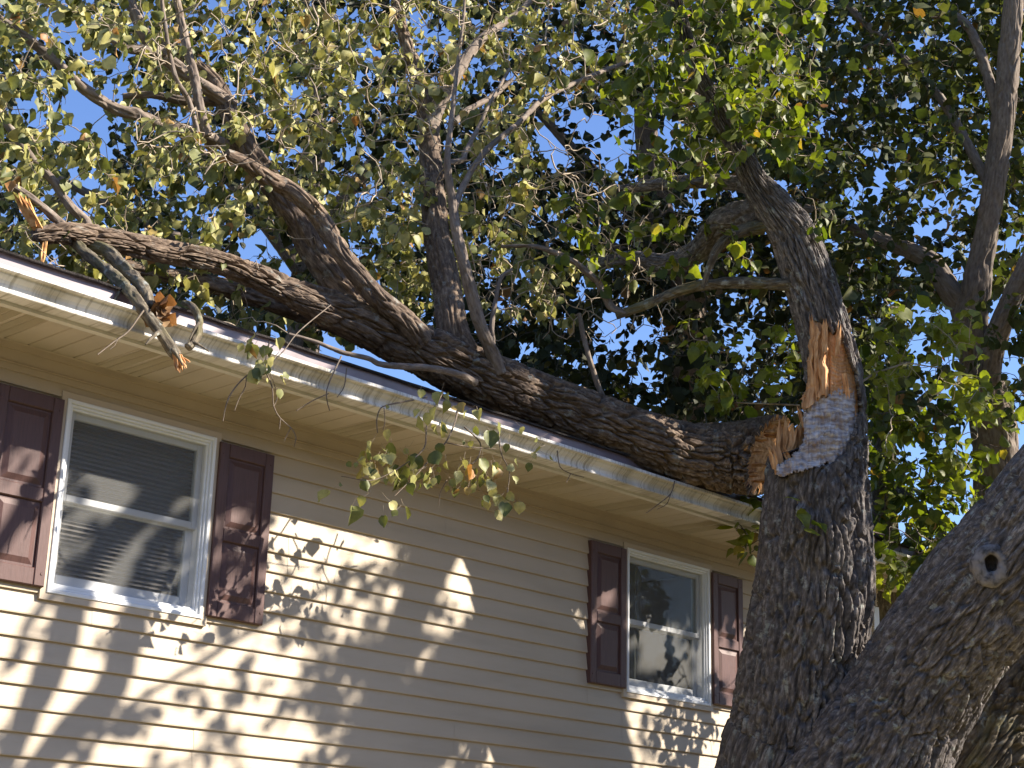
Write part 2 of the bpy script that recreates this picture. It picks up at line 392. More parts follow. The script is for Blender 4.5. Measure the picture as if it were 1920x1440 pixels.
def soffit():
    b = MB(); U0 = 3.66884; P = .127
    k0 = int((XL-U0)/P)-1; k1 = int((XR+.3-U0)/P)+1
    z = SOF; y0, y1 = -.505, -.002
    vents = MB()
    for k in range(k0, k1):
        xa, xb = U0+k*P, U0+(k+1)*P
        ph = (k-4) % 6
        vent = ph in (0, 1)
        # strip with a V groove at the joint
        g = .006
        solid_joint = not (ph == 1)
        pr = [(xa, z+.012 if solid_joint else z+.0015), (xa+g, z), (xb-g, z), (xb, z+.012 if not (ph == 0) else z+.0015)]
        bb = len(b.v)
        for x, zz in pr: b.v += [(x, y0, zz), (x, y1, zz)]
        for j in range(3): b.f.append((bb+2*j, bb+2*j+1, bb+2*j+3, bb+2*j+2))
        # dark notch at the wall where a joint runs into the channel
        if vent:
            # raised louvre ribs across the strip
            n = 44
            for i in range(n):
                yy = y0+.03+(y1-y0-.06)*i/n
                for (a, c) in ((xa+.016, xa+.058), (xa+.068, xb-.012)):
                    vents.extrude_x([(yy, z-.0002), (yy+.002, z-.0060), (yy+.0065, z-.0002)], a, c)
    b.build('soffit', MT['soffit'], house)
    vents.build('soffit_vent', MT['soffit'], house)
soffit()

def eave():
    g = MB()
    zb = 2.5348+EYE
    prof_out = [(-.510, zb), (-.597, zb), (-.6045, zb+.001), (-.607, zb+.006), (-.606, zb+.013), (-.600, zb+.016), (-.6005, zb+.026), (-.604, zb+.040), (-.613, zb+.052),
                (-.627, zb+.061), (-.637, zb+.069), (-.640, zb+.077), (-.646, zb+.080), (-.664, zb+.080), (-.667, zb+.083), (-.667, zb+.098), (-.664, zb+.101), (-.652, zb+.102),
                (-.650, zb+.099), (-.650, zb+.086), (-.630, zb+.078), (-.596, zb+.060), (-.592, zb+.006), (-.515, zb+.004), (-.515, zb+.10), (-.510, zb+.10)]
    n = 60; L0, L1 = XL-.3, XR+.06
    g.extrude_x(prof_out, L0, L1, closed=True, n=n)
    o = g.build('gutter', MT['gutter'], house)
    # dents and gentle waves
    co = np.empty(len(o.data.vertices)*3, np.float32); o.data.vertices.foreach_get('co', co); co = co.reshape(-1, 3)
    co[:, 1] += .004*noise3(co[:, 0]*1.7, 0, 0); co[:, 2] += .003*noise3(co[:, 0]*1.3, 5, 0)
    o.data.vertices.foreach_set('co', co.ravel()); o.data.update()
    f = MB(); f.box(L0, L1, -.508, -.485, zb-.012, zb+.155); f.box(L0, L1, -.5095, -.470, zb-.016, zb-.0125)
    f.build('fascia', MT['fascia'], house)
    d = MB(); d.extrude_x([(-.509, zb+.104), (-.530, zb+.104), (-.532, zb+.108), (-.520, zb+.135), (-.522, zb+.212), (-.509, zb+.216)], L0, L1, closed=True, n=120)
    o = d.build('drip_edge', MT['dripedge'], house)
    co = np.empty(len(o.data.vertices)*3, np.float32); o.data.vertices.foreach_get('co', co); co = co.reshape(-1, 3)
    co[:, 1] -= .008*np.clip(noise3(co[:, 0]*2.1, 3, co[:, 2]*8)+.2, 0, 1); o.data.vertices.foreach_set('co', co.ravel()); o.data.update()
    # shingle roof: courses as small steps
    r = MB(); sl = .333; y = -.548; z = zb+.214
    courses = 34; run = .135
    for i in range(courses):
        ya, yb = y+run*i, y+run*(i+1)
        za, zb2 = z+sl*(ya-y), z+sl*(yb-y)
        r.extrude_x([(ya, za-.004), (ya-.004, za+.005), (yb, zb2-.001)], L0-.05, L1+.05, n=90 if i < 2 else 1)
    yr = y+run*courses; zr = z+sl*(yr-y)
    r.extrude_x([(yr, zr), (yr+5.2, zr-5.2*sl)], L0-.05, L1+.05)
    r.extrude_x([(y, z-.006), (y+.03, z-.006)], L0-.05, L1+.05)
    o = r.build('roof', MT['shingle'], house)
    co = np.empty(len(o.data.vertices)*3, np.float32); o.data.vertices.foreach_get('co', co); co = co.reshape(-1, 3)
    mk = co[:, 1] < -.40
    co[mk, 2] += .009*noise3(co[mk, 0]*3.3, 1, 9)+.004*noise3(co[mk, 0]*9, 1, 3); o.data.vertices.foreach_set('co', co.ravel()); o.data.update()
    # gable infill
    gb = MB()
    for x in (XL+.03,):
        gb.add([(x, -.4, SOF-.02), (x, 8.1, SOF-.02), (x, 4.04, zr-.12), (x+.07, -.4, SOF-.02), (x+.07, 8.1, SOF-.02), (x+.07, 4.04, zr-.12)],
               [(0,1,2),(5,4,3),(0,3,4,1),(1,4,5,2),(2,5,3,0)])
    gb.build('gable_wall', MT['siding'], house)
    gb2 = MB(); x = XR-.10
    gb2.add([(x, -.4, SOF-.02), (x, 8.1, SOF-.02), (x, 4.04, zr-.12), (x+.07, -.4, SOF-.02), (x+.07, 8.1, SOF-.02), (x+.07, 4.04, zr-.12)],
               [(0,1,2),(5,4,3),(0,3,4,1),(1,4,5,2),(2,5,3,0)])
    gb2.build('gable_wall', MT['siding'], house)
eave()

def window(x0, x1, blinds, lab):
    z0, z1 = WZ; t = TR
    f = MB()
    # tan surround
    f.box(x0-t, x1+t, -.026, .0035, z1+.0005, z1+t); f.box(x0-t, x1+t, -.026, .0035, z0-t, z0-.0005)
    f.box(x0-t, x0-.0005, -.026, .0035, z0-.0005, z1+.0005); f.box(x1+.0005, x1+t, -.026, .0035, z0-.0005, z1+.0005)
    fr = f.build('window', MT['trim'], house)
    fr['label'] = lab
    w_ = MB()
    def ring(a, d0, d1, th, bot=None):
        bt = bot or th
        xa, xb, za, zb = x0+a, x1-a, z0+a, z1-a
        w_.bevbox(xa, xa+th, d0, d1, za, zb, .003); w_.bevbox(xb-th, xb, d0, d1, za, zb, .003)
        w_.bevbox(xa+th-.003, xb-th+.003, d0+.0006, d1, zb-th, zb-.0006, .003); w_.bevbox(xa+th-.003, xb-th+.003, d0+.0006, d1, za+.0006, za+bt, .003)
    ring(0, -.033, .10, .020); ring(.0195, -.021, .10, .014); ring(.033, -.010, .10, .012, .020)
    w_.build('frame', MT['white'], fr)
    # sashes
    s = MB(); a = .0445; zm = z0+(z1-z0)*.50
    xa, xb, za, zb = x0+a, x1-a, z0+a+.008, z1-a
    def sash(xa, xb, za, zb, d0, d1, st, top, bot):
        s.bevbox(xa, xa+st, d0, d1, za, zb, .004); s.bevbox(xb-st, xb, d0, d1, za, zb, .004)
        s.bevbox(xa+st, xb-st, d0+.001, d1, zb-top, zb, .004); s.bevbox(xa+st, xb-st, d0+.001, d1, za, za+bot, .004)
    sash(xa, xb, zm-.016, zb, .022, .050, .034, .034, .036)
    sash(xa, xb, za, zm+.012, .052, .080, .044, .036, .058)
    s.build('sash', MT['sash'], fr)
    g = MB(); g.box(xa+.03, xb-.03, .036, .039, zm, zb-.03); g.build('pane', MT['glass'], fr)
    g = MB(); g.box(xa+.04, xb-.04, .064, .067, za+.05, zm-.01); g.build('pane', MT['glass'], fr)
    sc = MB(); sc.add([(x0+.044, .004, z0+.05), (x1-.044, .004, z0+.05), (x1-.044, .004, z1-.044), (x0+.044, .004, z1-.044)], [(0, 1, 2, 3)])
    sc.build('insect_screen', MT['screen'], fr)
    # room behind
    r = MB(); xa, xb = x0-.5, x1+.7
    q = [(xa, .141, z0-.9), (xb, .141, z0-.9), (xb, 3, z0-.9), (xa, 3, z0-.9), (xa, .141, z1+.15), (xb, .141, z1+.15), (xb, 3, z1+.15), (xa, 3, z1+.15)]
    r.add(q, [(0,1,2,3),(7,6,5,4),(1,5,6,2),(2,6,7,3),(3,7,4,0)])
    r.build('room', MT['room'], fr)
    if blinds:
        b = MB(); n = 38; zt = z1-.05; zb_ = z0+.05
        for i in range(n):
            z = zt-(zt-zb_)*i/(n-1); sag = .002*math.sin(i*1.7)
            b.extrude_x([(.105, z-.0075+sag), (.112, z-.0005+sag), (.126, z+.0085+sag), (.1255, z+.0092+sag), (.1115, z+.0004+sag), (.1045, z-.0068+sag)], x0+.03, x1-.03, closed=True)
        b.box(x0+.03, x1-.03, .100, .130, zt+.014, zt+.04)
        b.build('blind', MT['blind'], fr)
    else:
        # a drawn curtain edge, dim behind the glass
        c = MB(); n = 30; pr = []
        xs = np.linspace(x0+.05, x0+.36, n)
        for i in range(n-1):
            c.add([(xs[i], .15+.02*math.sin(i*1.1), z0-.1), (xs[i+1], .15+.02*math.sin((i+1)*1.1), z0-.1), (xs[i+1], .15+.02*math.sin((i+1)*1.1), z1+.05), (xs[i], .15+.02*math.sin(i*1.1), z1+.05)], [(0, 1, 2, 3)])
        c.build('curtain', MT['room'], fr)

def shutter(x0, lab):
    x1 = x0+SW; z0, z1 = SH
    b = MB(); yb = -.0135; yf = -.044
    st = .060
    zs = [z0, z0+.085, z0+.47*(z1-z0)-.035, z0+.47*(z1-z0)+.035, z1-.075, z1]
    b.box(x0, x1, -.030, yb+.012, z0, z1)                         # back board
    b.bevbox(x0, x0+st, yf, -.0295, z0, z1, .005); b.bevbox(x1-st, x1, yf, -.0295, z0, z1, .005)
    for a, c in ((0, 1), (2, 3), (4, 5)):
        b.bevbox(x0+st-.001, x1-st+.001, yf+.001, -.0295, zs[a], zs[c], .005)
    for a, c in ((1, 2), (3, 4)):                                   # raised panels
        xa, xb, za, zb = x0+st+.012, x1-st-.012, zs[a]+.012, zs[c]-.012; d = .028
        b.add([(xa, -.0302, za), (xb, -.0302, za), (xb, -.0302, zb), (xa, -.0302, zb), (xa+d, -.041, za+d), (xb-d, -.041, za+d), (xb-d, -.041, zb-d), (xa+d, -.041, zb-d)],
              [(4,5,6,7),(0,1,5,4),(1,2,6,5),(2,3,7,6),(3,0,4,7)])
    for zz in (z0+.06, z1-.06):
        for xx in (x0+.022, x1-.022):
            pts = [(xx+.0065*math.cos(q), yf-.0028, zz+.0065*math.sin(q)) for q in np.linspace(0, 6.283, 9)[:-1]]
            p2 = [(xx+.008*math.cos(q), yf+.001, zz+.008*math.sin(q)) for q in np.linspace(0, 6.283, 9)[:-1]]
            b.add(pts+p2, [tuple(range(8))]+[(i, 8+i, 8+(i+1) % 8, (i+1) % 8) for i in range(8)])
    o = b.build('shutter', MT['shutter'], house)
    if lab: o['label'] = lab
window(*W1, True, 'white window with drawn blinds near the left edge')
window(*W2, False, 'dark white framed window beside the broken trunk')
shutter(W1[0]-SG-TR-SW+.03, None); shutter(W1[1]+SG, None)
shutter(W2[0]-SG-SW, None); shutter(W2[1]+SG, None)

# ------------------------------------------------------------------ tree building
def catmull(P, step):
    """resample a polyline of rows (x,y,z,r) smoothly at about STEP metres"""
    P = np.asarray(P, float)
    if len(P) < 3:
        n = max(2, int(np.linalg.norm(P[-1, :3]-P[0, :3])/step)+1)
        t = np.linspace(0, 1, n)[:, None]; return P[0]*(1-t)+P[-1]*t
    Q = np.vstack([2*P[0]-P[1], P, 2*P[-1]-P[-2]]); out = []
    for i in range(1, len(Q)-2):
        a, b, c, d = Q[i-1], Q[i], Q[i+1], Q[i+2]
        n = max(1, int(round(np.linalg.norm((c-b)[:3])/step)))
        t = np.linspace(0, 1, n, endpoint=False)[:, None]
        q = .5*((2*b)+(-a+c)*t+(2*a-5*b+4*c-d)*t**2+(-a+3*b-3*c+d)*t**3)
        q[:, 3] = (b[3]*(1-t)+c[3]*t)[:, 0]
        out.append(q)
    out.append(P[-1:]); return np.vstack(out)

def frames(P):
    T = np.gradient(P[:, :3], axis=0); T /= np.linalg.norm(T, axis=1)[:, None]+1e-12
    n = np.cross(T[0], [0.31, 0.2, 0.93]); n /= np.linalg.norm(n)
    A = np.empty_like(T); A[0] = n
    for i in range(1, len(T)):
        v = A[i-1]-T[i]*(A[i-1] @ T[i]); A[i] = v/np.linalg.norm(v)
    return T, A, np.cross(T, A)

def px_path(rows, mode='y'):
    """rows (u, v, y-or-depth, half thickness in photo pixels) -> (x,y,z,r)"""
    out = []
    for u, v, q, rp in rows:
        p = AT(u, v, q) if mode == 'y' else AD(u, v, q)
        out.append([*p, rp*depth_of(p)/F_PX])
    return np.array(out)

_jit = np.random.default_rng(8).uniform(.08, .92, size=(512, 3))
def cells(x, y, z):
    """distance between the two nearest cell centres' edges: 0 on a cell border, larger inside; and a random tone per cell"""
    sh = x.shape; x, y, z = x.ravel(), y.ravel(), z.ravel()
    xi, yi, zi = np.floor(x).astype(np.int64), np.floor(y).astype(np.int64), np.floor(z).astype(np.int64)
    f1 = np.full(x.shape, 9.0); f2 = np.full(x.shape, 9.0); tone = np.zeros(x.shape)
    for i in (-1, 0, 1):
        for j in (-1, 0, 1):
            for k in (-1, 0, 1):
                h = _perm[(_perm[(_perm[(xi+i) & 511]+yi+j) & 511]+zi+k) & 511] & 511
                q = _jit[h]
                d = np.sqrt((xi+i+q[:, 0]-x)**2+(yi+j+q[:, 1]-y)**2+(zi+k+q[:, 2]-z)**2)
                nearer = d < f1
                f2 = np.where(nearer, f1, np.minimum(f2, d)); tone = np.where(nearer, (h % 64)/63.0, tone); f1 = np.where(nearer, d, f1)
    return (f2-f1).reshape(sh), tone.reshape(sh)
def bark_h(x, y, s, ridge):
    """height field of plated ridges with narrow furrows between, -1.5 (furrow) .. 1; x,y on the girth, s along the trunk"""
    k = 1.0/ridge
    wx = noise3(x*k*.45, y*k*.45, s*k*.16); wy = noise3(x*k*.45+40, y*k*.45, s*k*.16)
    e, tone = cells((x*k*.62+wx*.55), (y*k*.62+wy*.55), s*k*.105+wx*.3)
    e2, _ = cells(x*k*1.15+wy*.5+9, y*k*1.15+wx*.5, s*k*.34+3)
    plate = np.clip(e/.20, 0, 1); plate = plate*plate*(3-2*plate)
    crack = np.clip(e2/.16, 0, 1)
    rough = noise3(x*k*2.2, y*k*2.2, s*k*1.1)
    return -1.8+2.4*plate*(.72+.28*tone)+.42*(crack-1)*plate+.22*rough*plate

def bark_tube(name, P, m, parent, amp=.014, ridge=.045, step=None, carve=None, shear=None, seed=0., cap=(True, True), lump=.05, kind=None):
    r = float(np.max(P[:, 3])); cell = step or max(.0072, min(.010, r*.08))
    Q = catmull(P, cell); n = int(max(10, min(360, 2*math.pi*r/cell)))
    T, A, B = frames(Q)
    s = np.concatenate([[0], np.cumsum(np.linalg.norm(np.diff(Q[:, :3], axis=0), axis=1))])
    th = np.linspace(0, 2*math.pi, n, endpoint=False)
    R = Q[:, 3][:, None]; C, S = np.cos(th)[None], np.sin(th)[None]
    RR = np.maximum(R, r*.35)
    X, Y, Z = C*RR+seed, S*RR+seed*1.7, np.repeat(s[:, None], n, 1)
    lo = noise3(C*1.1+seed, S*1.1, Z*1.1/max(r, .05)*.5)
    am = amp*np.clip(R/r, .45, 1)
    h = bark_h(X, Y, Z, ridge)
    rad = R*(1+lump*lo)+am*h
    D = C[..., None]*A[:, None]+S[..., None]*B[:, None]
    V = Q[:, None, :3]+rad[..., None]*D
    if shear is not None:              # oblique broken end
        Ls, vec = shear
        wgt = np.clip((s-(s[-1]-Ls))/Ls, 0, 1)**1.5
        V += (wgt[:, None]*((rad[..., None]*D) @ np.asarray(vec)))[..., None]*T[:, None]
    if carve is not None: V = carve(V, D)
    k = len(Q); V2 = V.reshape(-1, 3)
    i = np.arange(k-1)[:, None]*n; j = np.arange(n)[None]; jn = (j+1) % n
    Fq = np.stack([i+j, i+jn, i+n+jn, i+n+j], -1).reshape(-1, 4)
    at = np.stack([X, Y, Z], -1).reshape(-1, 3)
    tri = []
    for e, idx in ((0, 0), (1, k-1)):
        if cap[e]:
            c = len(V2); V2 = np.vstack([V2, V[idx].mean(0)]); at = np.vstack([at, at[idx*n]])
            b = idx*n
            t = np.stack([np.full(n, c), b+jn[0], b+j[0]], 1) if e == 0 else np.stack([np.full(n, c), b+j[0], b+jn[0]], 1)
            tri.append(t)
    o = mesh_from(name, V2, [Fq]+tri, m, parent, True, {'bark': at})
    return o, V, (T, A, B)

class Twigs:
    """many thin tubes in one mesh"""
    def __init__(s): s.V = []; s.F = []; s.A = []; s.n = 0
    def add(s, P, sides=5):
        P = np.asarray(P, float); T, A, B = frames(P)
        th = np.linspace(0, 2*math.pi, sides, endpoint=False)
        V = P[:, None, :3]+P[:, 3][:, None, None]*(np.cos(th)[None, :, None]*A[:, None]+np.sin(th)[None, :, None]*B[:, None])
        k = len(P); i = np.arange(k-1)[:, None]*sides; j = np.arange(sides)[None]; jn = (j+1) % sides
        s.F.append(np.stack([i+j, i+jn, i+sides+jn, i+sides+j], -1).reshape(-1, 4)+s.n)
        s.V.append(V.reshape(-1, 3)); s.n += k*sides
    def build(s, name, m, parent):
        if not s.V: return None
        V = np.vstack(s.V)
        return mesh_from(name, V, np.vstack(s.F), m, parent, True, {'bark': V})

_ly = np.array([0.04, .22, .50, .76, .92]); _lw = np.array([.20, .43, .47, .27, .09])
def leaves_mesh(name, pos, tip, nor, size, tone, m, parent, wil=.3, seed=0, kind='stuff'):
    g = np.random.default_rng(seed+101)
    n = len(pos)
    tip = tip/(np.linalg.norm(tip, axis=1)[:, None]+1e-9)
    x = np.cross(tip, nor); x /= np.linalg.norm(x, axis=1)[:, None]+1e-9
    nor = np.cross(x, tip)
    fold = g.normal(.25, .35*(.5+wil), n); curl = g.normal(.25, .35*(.4+wil), n); asp = g.uniform(.85, 1.12, n); tw = g.normal(0, .5*wil+.1, n)
    rows = len(_ly)
    LV = np.zeros((n, rows*3+2, 3))
    def put(i, lx, ly, ed):
        a = lx*asp
        z = np.abs(a)*fold-curl*(ly**2)*.6+a*tw*(ly-.3)+ed*g.normal(0, .05*(.4+wil), n)
        LV[:, i, 0] = a; LV[:, i, 1] = ly; LV[:, i, 2] = z
    put(0, np.zeros(n), 0.0, 0)
    for k in range(rows):
        put(1+3*k, np.full(n, -_lw[k]), _ly[k]+(-.05 if k == 0 else 0), 1); put(2+3*k, np.zeros(n), _ly[k], 0); put(3+3*k, np.full(n, _lw[k]), _ly[k]+(-.05 if k == 0 else 0), 1)
    put(rows*3+1, np.zeros(n), 1.04, 0)
    LV *= size[:, None, None]
    V = pos[:, None]+LV[..., 0:1]*x[:, None]+LV[..., 1:2]*tip[:, None]+LV[..., 2:3]*nor[:, None]
    q = []; t = []
    t += [(0, 2, 1), (0, 3, 2)]
    for k in range(rows-1):
        a = 1+3*k; q += [(a, a+1, a+4, a+3), (a+1, a+2, a+5, a+4)]
    a = 1+3*(rows-1); e = rows*3+1; t += [(a, a+1, e), (a+1, a+2, e)]
    # leaf stalk: a thin blade back from the leaf base
    nv = rows*3+2
    off = (np.arange(n)*nv)[:, None, None]
    Q = (np.array(q)[None]+off).reshape(-1, 4); Tt = (np.array(t)[None]+off).reshape(-1, 3)
    o = mesh_from(name, V.reshape(-1, 3), [Q, Tt], m, parent, True, {'leaf_tone': np.repeat(tone, nv)})
    if kind: o['kind'] = kind
    return o

def rand_unit(g, n):
    v = g.normal(size=(n, 3)); return v/np.linalg.norm(v, axis=1)[:, None]

def grow(g, skel, targets, r_tip=.0022, wig=.16, sides=4, leaf_gap=.035, leaf_len=.55, droop=.0, tree=None, r_max=.012, nper=2.2, bare=0.0):
    """twigs from the nearest wood towards each target; returns leaf anchor points and outward directions"""
    tw = tree if tree is not None else Twigs()
    nodes = np.vstack(skel)[:, :3] if len(skel) else targets[:1].copy()
    d0 = np.array([np.min(np.sum((nodes-t)**2, axis=1)) for t in targets])
    order = np.argsort(d0); buf = np.empty((len(nodes)+len(targets)*12, 3)); buf[:len(nodes)] = nodes; cnt = len(nodes)
    pts = []; dirs = []
    for ti in order:
        t = targets[ti]
        d = np.sum((buf[:cnt]-t)**2, axis=1); a = buf[int(np.argmin(d))]; ln = math.sqrt(float(d.min()))
        if ln < .05: continue
        k = max(4, min(11, int(ln/.07)+3)); s = np.linspace(0, 1, k)[:, None]
        off = np.cumsum(g.normal(size=(k, 3))*wig*ln/k*1.6, axis=0)*np.sin(np.linspace(0, math.pi, k))[:, None]**.5
        arc = g.normal(size=3)*.16*ln; arc[2] += (.10-droop)*ln
        p = a*(1-s)+t*s+off+np.sin(s*math.pi)*arc
        r = np.clip(r_tip*(1+2.6*ln*(1-s)), r_tip, r_max)
        tw.add(np.hstack([p, r]), sides)
        buf[cnt:cnt+k-1] = p[1:]; cnt += k-1
        if g.random() < bare: continue
        seg = np.linalg.norm(np.diff(p, axis=0), axis=1); cs = np.concatenate([[0], np.cumsum(seg)])
        L = cs[-1]; start = max(0, L-leaf_len); m = max(2, int((L-start)/leaf_gap*1.0))
        for q in np.linspace(start, L, m):
            i = min(len(seg)-1, int(np.searchsorted(cs, q, 'right')-1)); f = (q-cs[i])/(seg[i]+1e-9)
            b = p[i]*(1-f)+p[i+1]*f; dr = p[i+1]-p[i]; dr /= np.linalg.norm(dr)+1e-9
            for _ in range(g.poisson(nper/2.0)):
                pts.append(b); dirs.append(dr)
    return tw, np.array(pts), np.array(dirs)

def foliage(g, name, pts, dirs, m, parent, size=.09, hang=.6, up=.5, wil=.3, seed=0, stalks=None, tone=None, face=None, stalk=.035):
    """hang: leaf tips fall; up: blades turn upward (living) rather than every way (wilted)"""
    n = len(pts)
    out = rand_unit(g, n)*.8+dirs*.5; out[:, 2] -= hang*.5; out /= np.linalg.norm(out, axis=1)[:, None]
    ln = g.uniform(.5, 1.5, n)[:, None]*stalk
    base = pts+out*ln
    tip = out*.7+rand_unit(g, n)*.45; tip[:, 2] -= hang
    nor = rand_unit(g, n); nor[:, 2] = np.abs(nor[:, 2])*(1 if up > .3 else .6)+up
    if face is not None: nor += np.asarray(face)*.8
    sz = size*np.clip(np.exp(g.normal(-.04, .30, n)), .4, 1.75)
    if stalks is not None:
        for a, b in zip(pts, base):
            mid = (a+b)/2; mid[2] -= .004
            stalks.add(np.array([[*a, .0011], [*mid, .001], [*b, .0009]]), 3)
    tn = g.random(n) if tone is None else tone
    return leaves_mesh(name, base, tip, nor, sz, tn, m, parent, wil, seed)

def in_poly(u, v, poly):
    u = np.asarray(u, float); v = np.asarray(v, float); c = np.zeros(u.shape, bool); P = poly; j = len(P)-1
    for i in range(len(P)):
        xi, yi = P[i]; xj, yj = P[j]
        t = ((yi > v) != (yj > v)) & (u < (xj-xi)*(v-yi)/((yj-yi) or 1e-9)+xi); c ^= t; j = i
    return c

def vol(g, n, u, v, y0, y1, mode='y', gaps=(), keep=1.0):
    """points in a box of directions and distances; thin spots of the crown are left out as 3-D ellipsoidal pockets"""
    U = g.uniform(u[0], u[1], n); Vv = g.uniform(v[0], v[1], n); Q = g.uniform(y0, y1, n)
    P = np.array([(AT(a, b, q) if mode == 'y' else AD(a, b, q)) for a, b, q in zip(U, Vv, Q)])
    ok = np.ones(n, bool)
    for (cu, cv, ru, rv, pr) in gaps:
        ok &= ~((((U-cu)/ru)**2+((Vv-cv)/rv)**2 < 1) & (g.random(n) < pr))
    return P[ok]

# ------------------------------------------------------------------ the broken standing tree
g1 = np.random.default_rng(11)
D0 = 10.4
stem_px = [(1425, 2230, D0, 215), (1432, 1900, D0, 175), (1445, 1640, D0, 145), (1467, 1440, D0, 121), (1484, 1377, D0, 116), (1501, 1257, D0, 112), (1524, 1120, D0, 114), (1530, 1027, D0, 108),
           (1531, 960, D0, 103), (1532, 890, D0, 97), (1547, 810, D0, 80), (1563, 727, D0, 57), (1556, 666, D0, 51), (1536, 588, D0, 48), (1509, 500, D0, 47), (1483, 433, D0, 42),
           (1447, 385, D0, 36), (1412, 335, D0, 25), (1388, 285, D0, 20), (1355, 225, D0, 18), (1310, 140, D0, 16), (1278, 50, D0, 14), (1255, -70, D0, 11), (1240, -260, D0, 7)]
stem = px_path(stem_px, 'd')
base_pt = AD(1430, 2180, D0)
oak = thing('broken_tree', 'furrowed grey tree trunk with a long orange torn wound where its stem snapped', 'tree', (base_pt[0], base_pt[1], 0))

TORN = [(1523,601),(1540,606),(1554,613),(1562,627),(1569,619),(1576,616),(1582,643),(1591,666),(1604,693),(1614,738),(1616,775),(1603,812),(1588,850),(1562,868),(1530,876),(1496,884),(1462,897),(1450,849),(1473,852),(1500,840),(1512,800),(1510,770),(1512,757),(1517,727),(1519,671)]
_lbv = [700, 727, 757, 800, 838, 852, 862]; _lbu = [1496, 1512, 1510, 1512, 1508, 1452, 1400]
_cv = np.array([q[1] for q in stem_px]); _cu = np.array([q[0] for q in stem_px]); _cr = np.array([q[3] for q in stem_px])
def stem_c(v): return np.interp(v, _cv[::-1], _cu[::-1]), np.interp(v, _cv[::-1], _cr[::-1])
def proj_arr(V):
    d = V-CAM; z = d @ FW
    return 960+F_PX*(d @ RT)/z, 720-F_PX*(d @ UP)/z, z
def carve(V, D):
    u, v, z = proj_arr(V)
    lb = np.interp(v, _lbv, _lbu, left=-9e9, right=-9e9)
    mv = np.clip(lb+3-u, 0, None); mv[(v < 702) | (v > 858)] = 0
    V = V+(mv*z/F_PX)[..., None]*RT
    u, v, z = proj_arr(V)
    ins = in_poly(u, v, TORN) & ((D @ FW) < .15)
    return V+(ins*.10)[..., None]*FW
bark_tube('trunk', stem, MT['bark'], oak, amp=.036, ridge=.036, step=.0072, carve=carve, seed=1.3, lump=.05)

def patch(name, poly, m, relief, rag=2.0, step=1.6, depth0=None):
    """a torn face of wood standing in the wound: front relief, with sides running back into the trunk"""
    us = np.arange(min(p[0] for p in poly)-4, max(p[0] for p in poly)+5, step); vs = np.arange(min(p[1] for p in poly)-4, max(p[1] for p in poly)+5, step)
    U, Vv = np.meshgrid(us, vs, indexing='ij')
    wu = U+rag*noise3(U*.09, Vv*.09, 1.1)+rag*.8*noise3(U*.3, Vv*.12, 4.4); wv = Vv+rag*2.0*noise3(U*.25, Vv*.06, 7.7)
    ins = in_poly(wu, wv, poly)
    cu, cr = stem_c(Vv); t = np.clip((U-cu+.16*cr)/cr, -1, 1); rm = cr*D0/F_PX
    dep = D0-rm*np.sqrt(np.clip(1-t*t, 0, 1))*.96+relief(U, Vv, t)
    P = CAM+(FW+RT*((U-960)/F_PX)[..., None]+UP*((720-Vv)/F_PX)[..., None])*dep[..., None]
    quad = ins[:-1, :-1] & ins[1:, :-1] & ins[1:, 1:] & ins[:-1, 1:]
    nv = len(vs); I = np.arange(len(us)*nv).reshape(len(us), nv)
    q = np.stack([I[:-1, :-1], I[1:, :-1], I[1:, 1:], I[:-1, 1:]], -1)[quad]
    e = {}
    for f in q:
        for a, b in zip(f, np.roll(f, -1)):
            k = (min(a, b), max(a, b)); e[k] = None if k in e else (a, b)
    V = P.reshape(-1, 3); n0 = len(V); used = np.unique(q); remap = -np.ones(n0*2, int)
    side = [v for v in e.values() if v is not None]
    bnd = np.unique(np.array(side).ravel())
    V = np.vstack([V, V+FW*.10])
    sq = np.array([(b, a, a+n0, b+n0) for a, b in side])
    Fa = np.vstack([q, sq]); used = np.unique(Fa); remap[used] = np.arange(len(used))
    return mesh_from(name, V[used], remap[Fa][:, ::-1].copy(), m, oak, False)

ORANGE = [(1521,599),(1540,605),(1554,612),(1562,627),(1569,618),(1577,614),(1583,643),(1592,666),(1605,693),(1615,738),(1618,772),(1613,800),(1606,815),(1603,775),(1600,745),(1590,735),(1574,742),(1560,750),(1545,742),(1533,748),(1522,762),(1509,768),(1507,740),(1517,727),(1518,671)]
GREY = [(1511,756),(1524,752),(1537,735),(1552,738),(1572,728),(1590,722),(1602,735),(1611,775),(1603,812),(1590,850),(1563,870),(1530,878),(1496,886),(1461,899),(1455,868),(1480,866),(1500,846),(1511,820)]
def rel_orange(U, V, t):
    sp = noise3(U*.13+noise3(U*.03, V*.03, 2)*1.5, V*.012, 3.3)
    slab = np.where(U < 1556, .034*np.sign(sp)*np.abs(sp)**.4, .004*sp)
    step = .020*np.clip((1553-U)/6, 0, 1)*(noise3(U*.02, V*.02, 9) > -.2)
    rip = .0085*np.clip((U-1550)/12, 0, 1)*np.abs(np.sin((V+7*noise3(U*.05, V*.03, 4)-(U-1550)*.25)*math.pi/7.5))
    return .010+slab-step+rip+.006*noise3(U*.2, V*.06, 8)+.035*np.clip((640-V)/40, 0, 1)
def rel_grey(U, V, t):
    rip = .0095*np.abs(np.sin((V+9*noise3(U*.035, V*.02, 14)+5*noise3(U*.12, V*.03, 4)+(U-1550)*.12)*math.pi/13))
    lum = np.exp(-(((U-1548)/32)**2+((V-785)/40)**2))*.020*(noise3(U*.07, V*.05, 21)+.4)
    return .022-rip-lum-.014*np.clip(np.abs(noise3(U*.14, V*.018, 41))*-4+.8, -.3, .8)+.014*noise3(U*.03, V*.02, 31)-.02*np.clip((V-860)/25, 0, 1)+.008*noise3(U*.16, V*.1, 3)
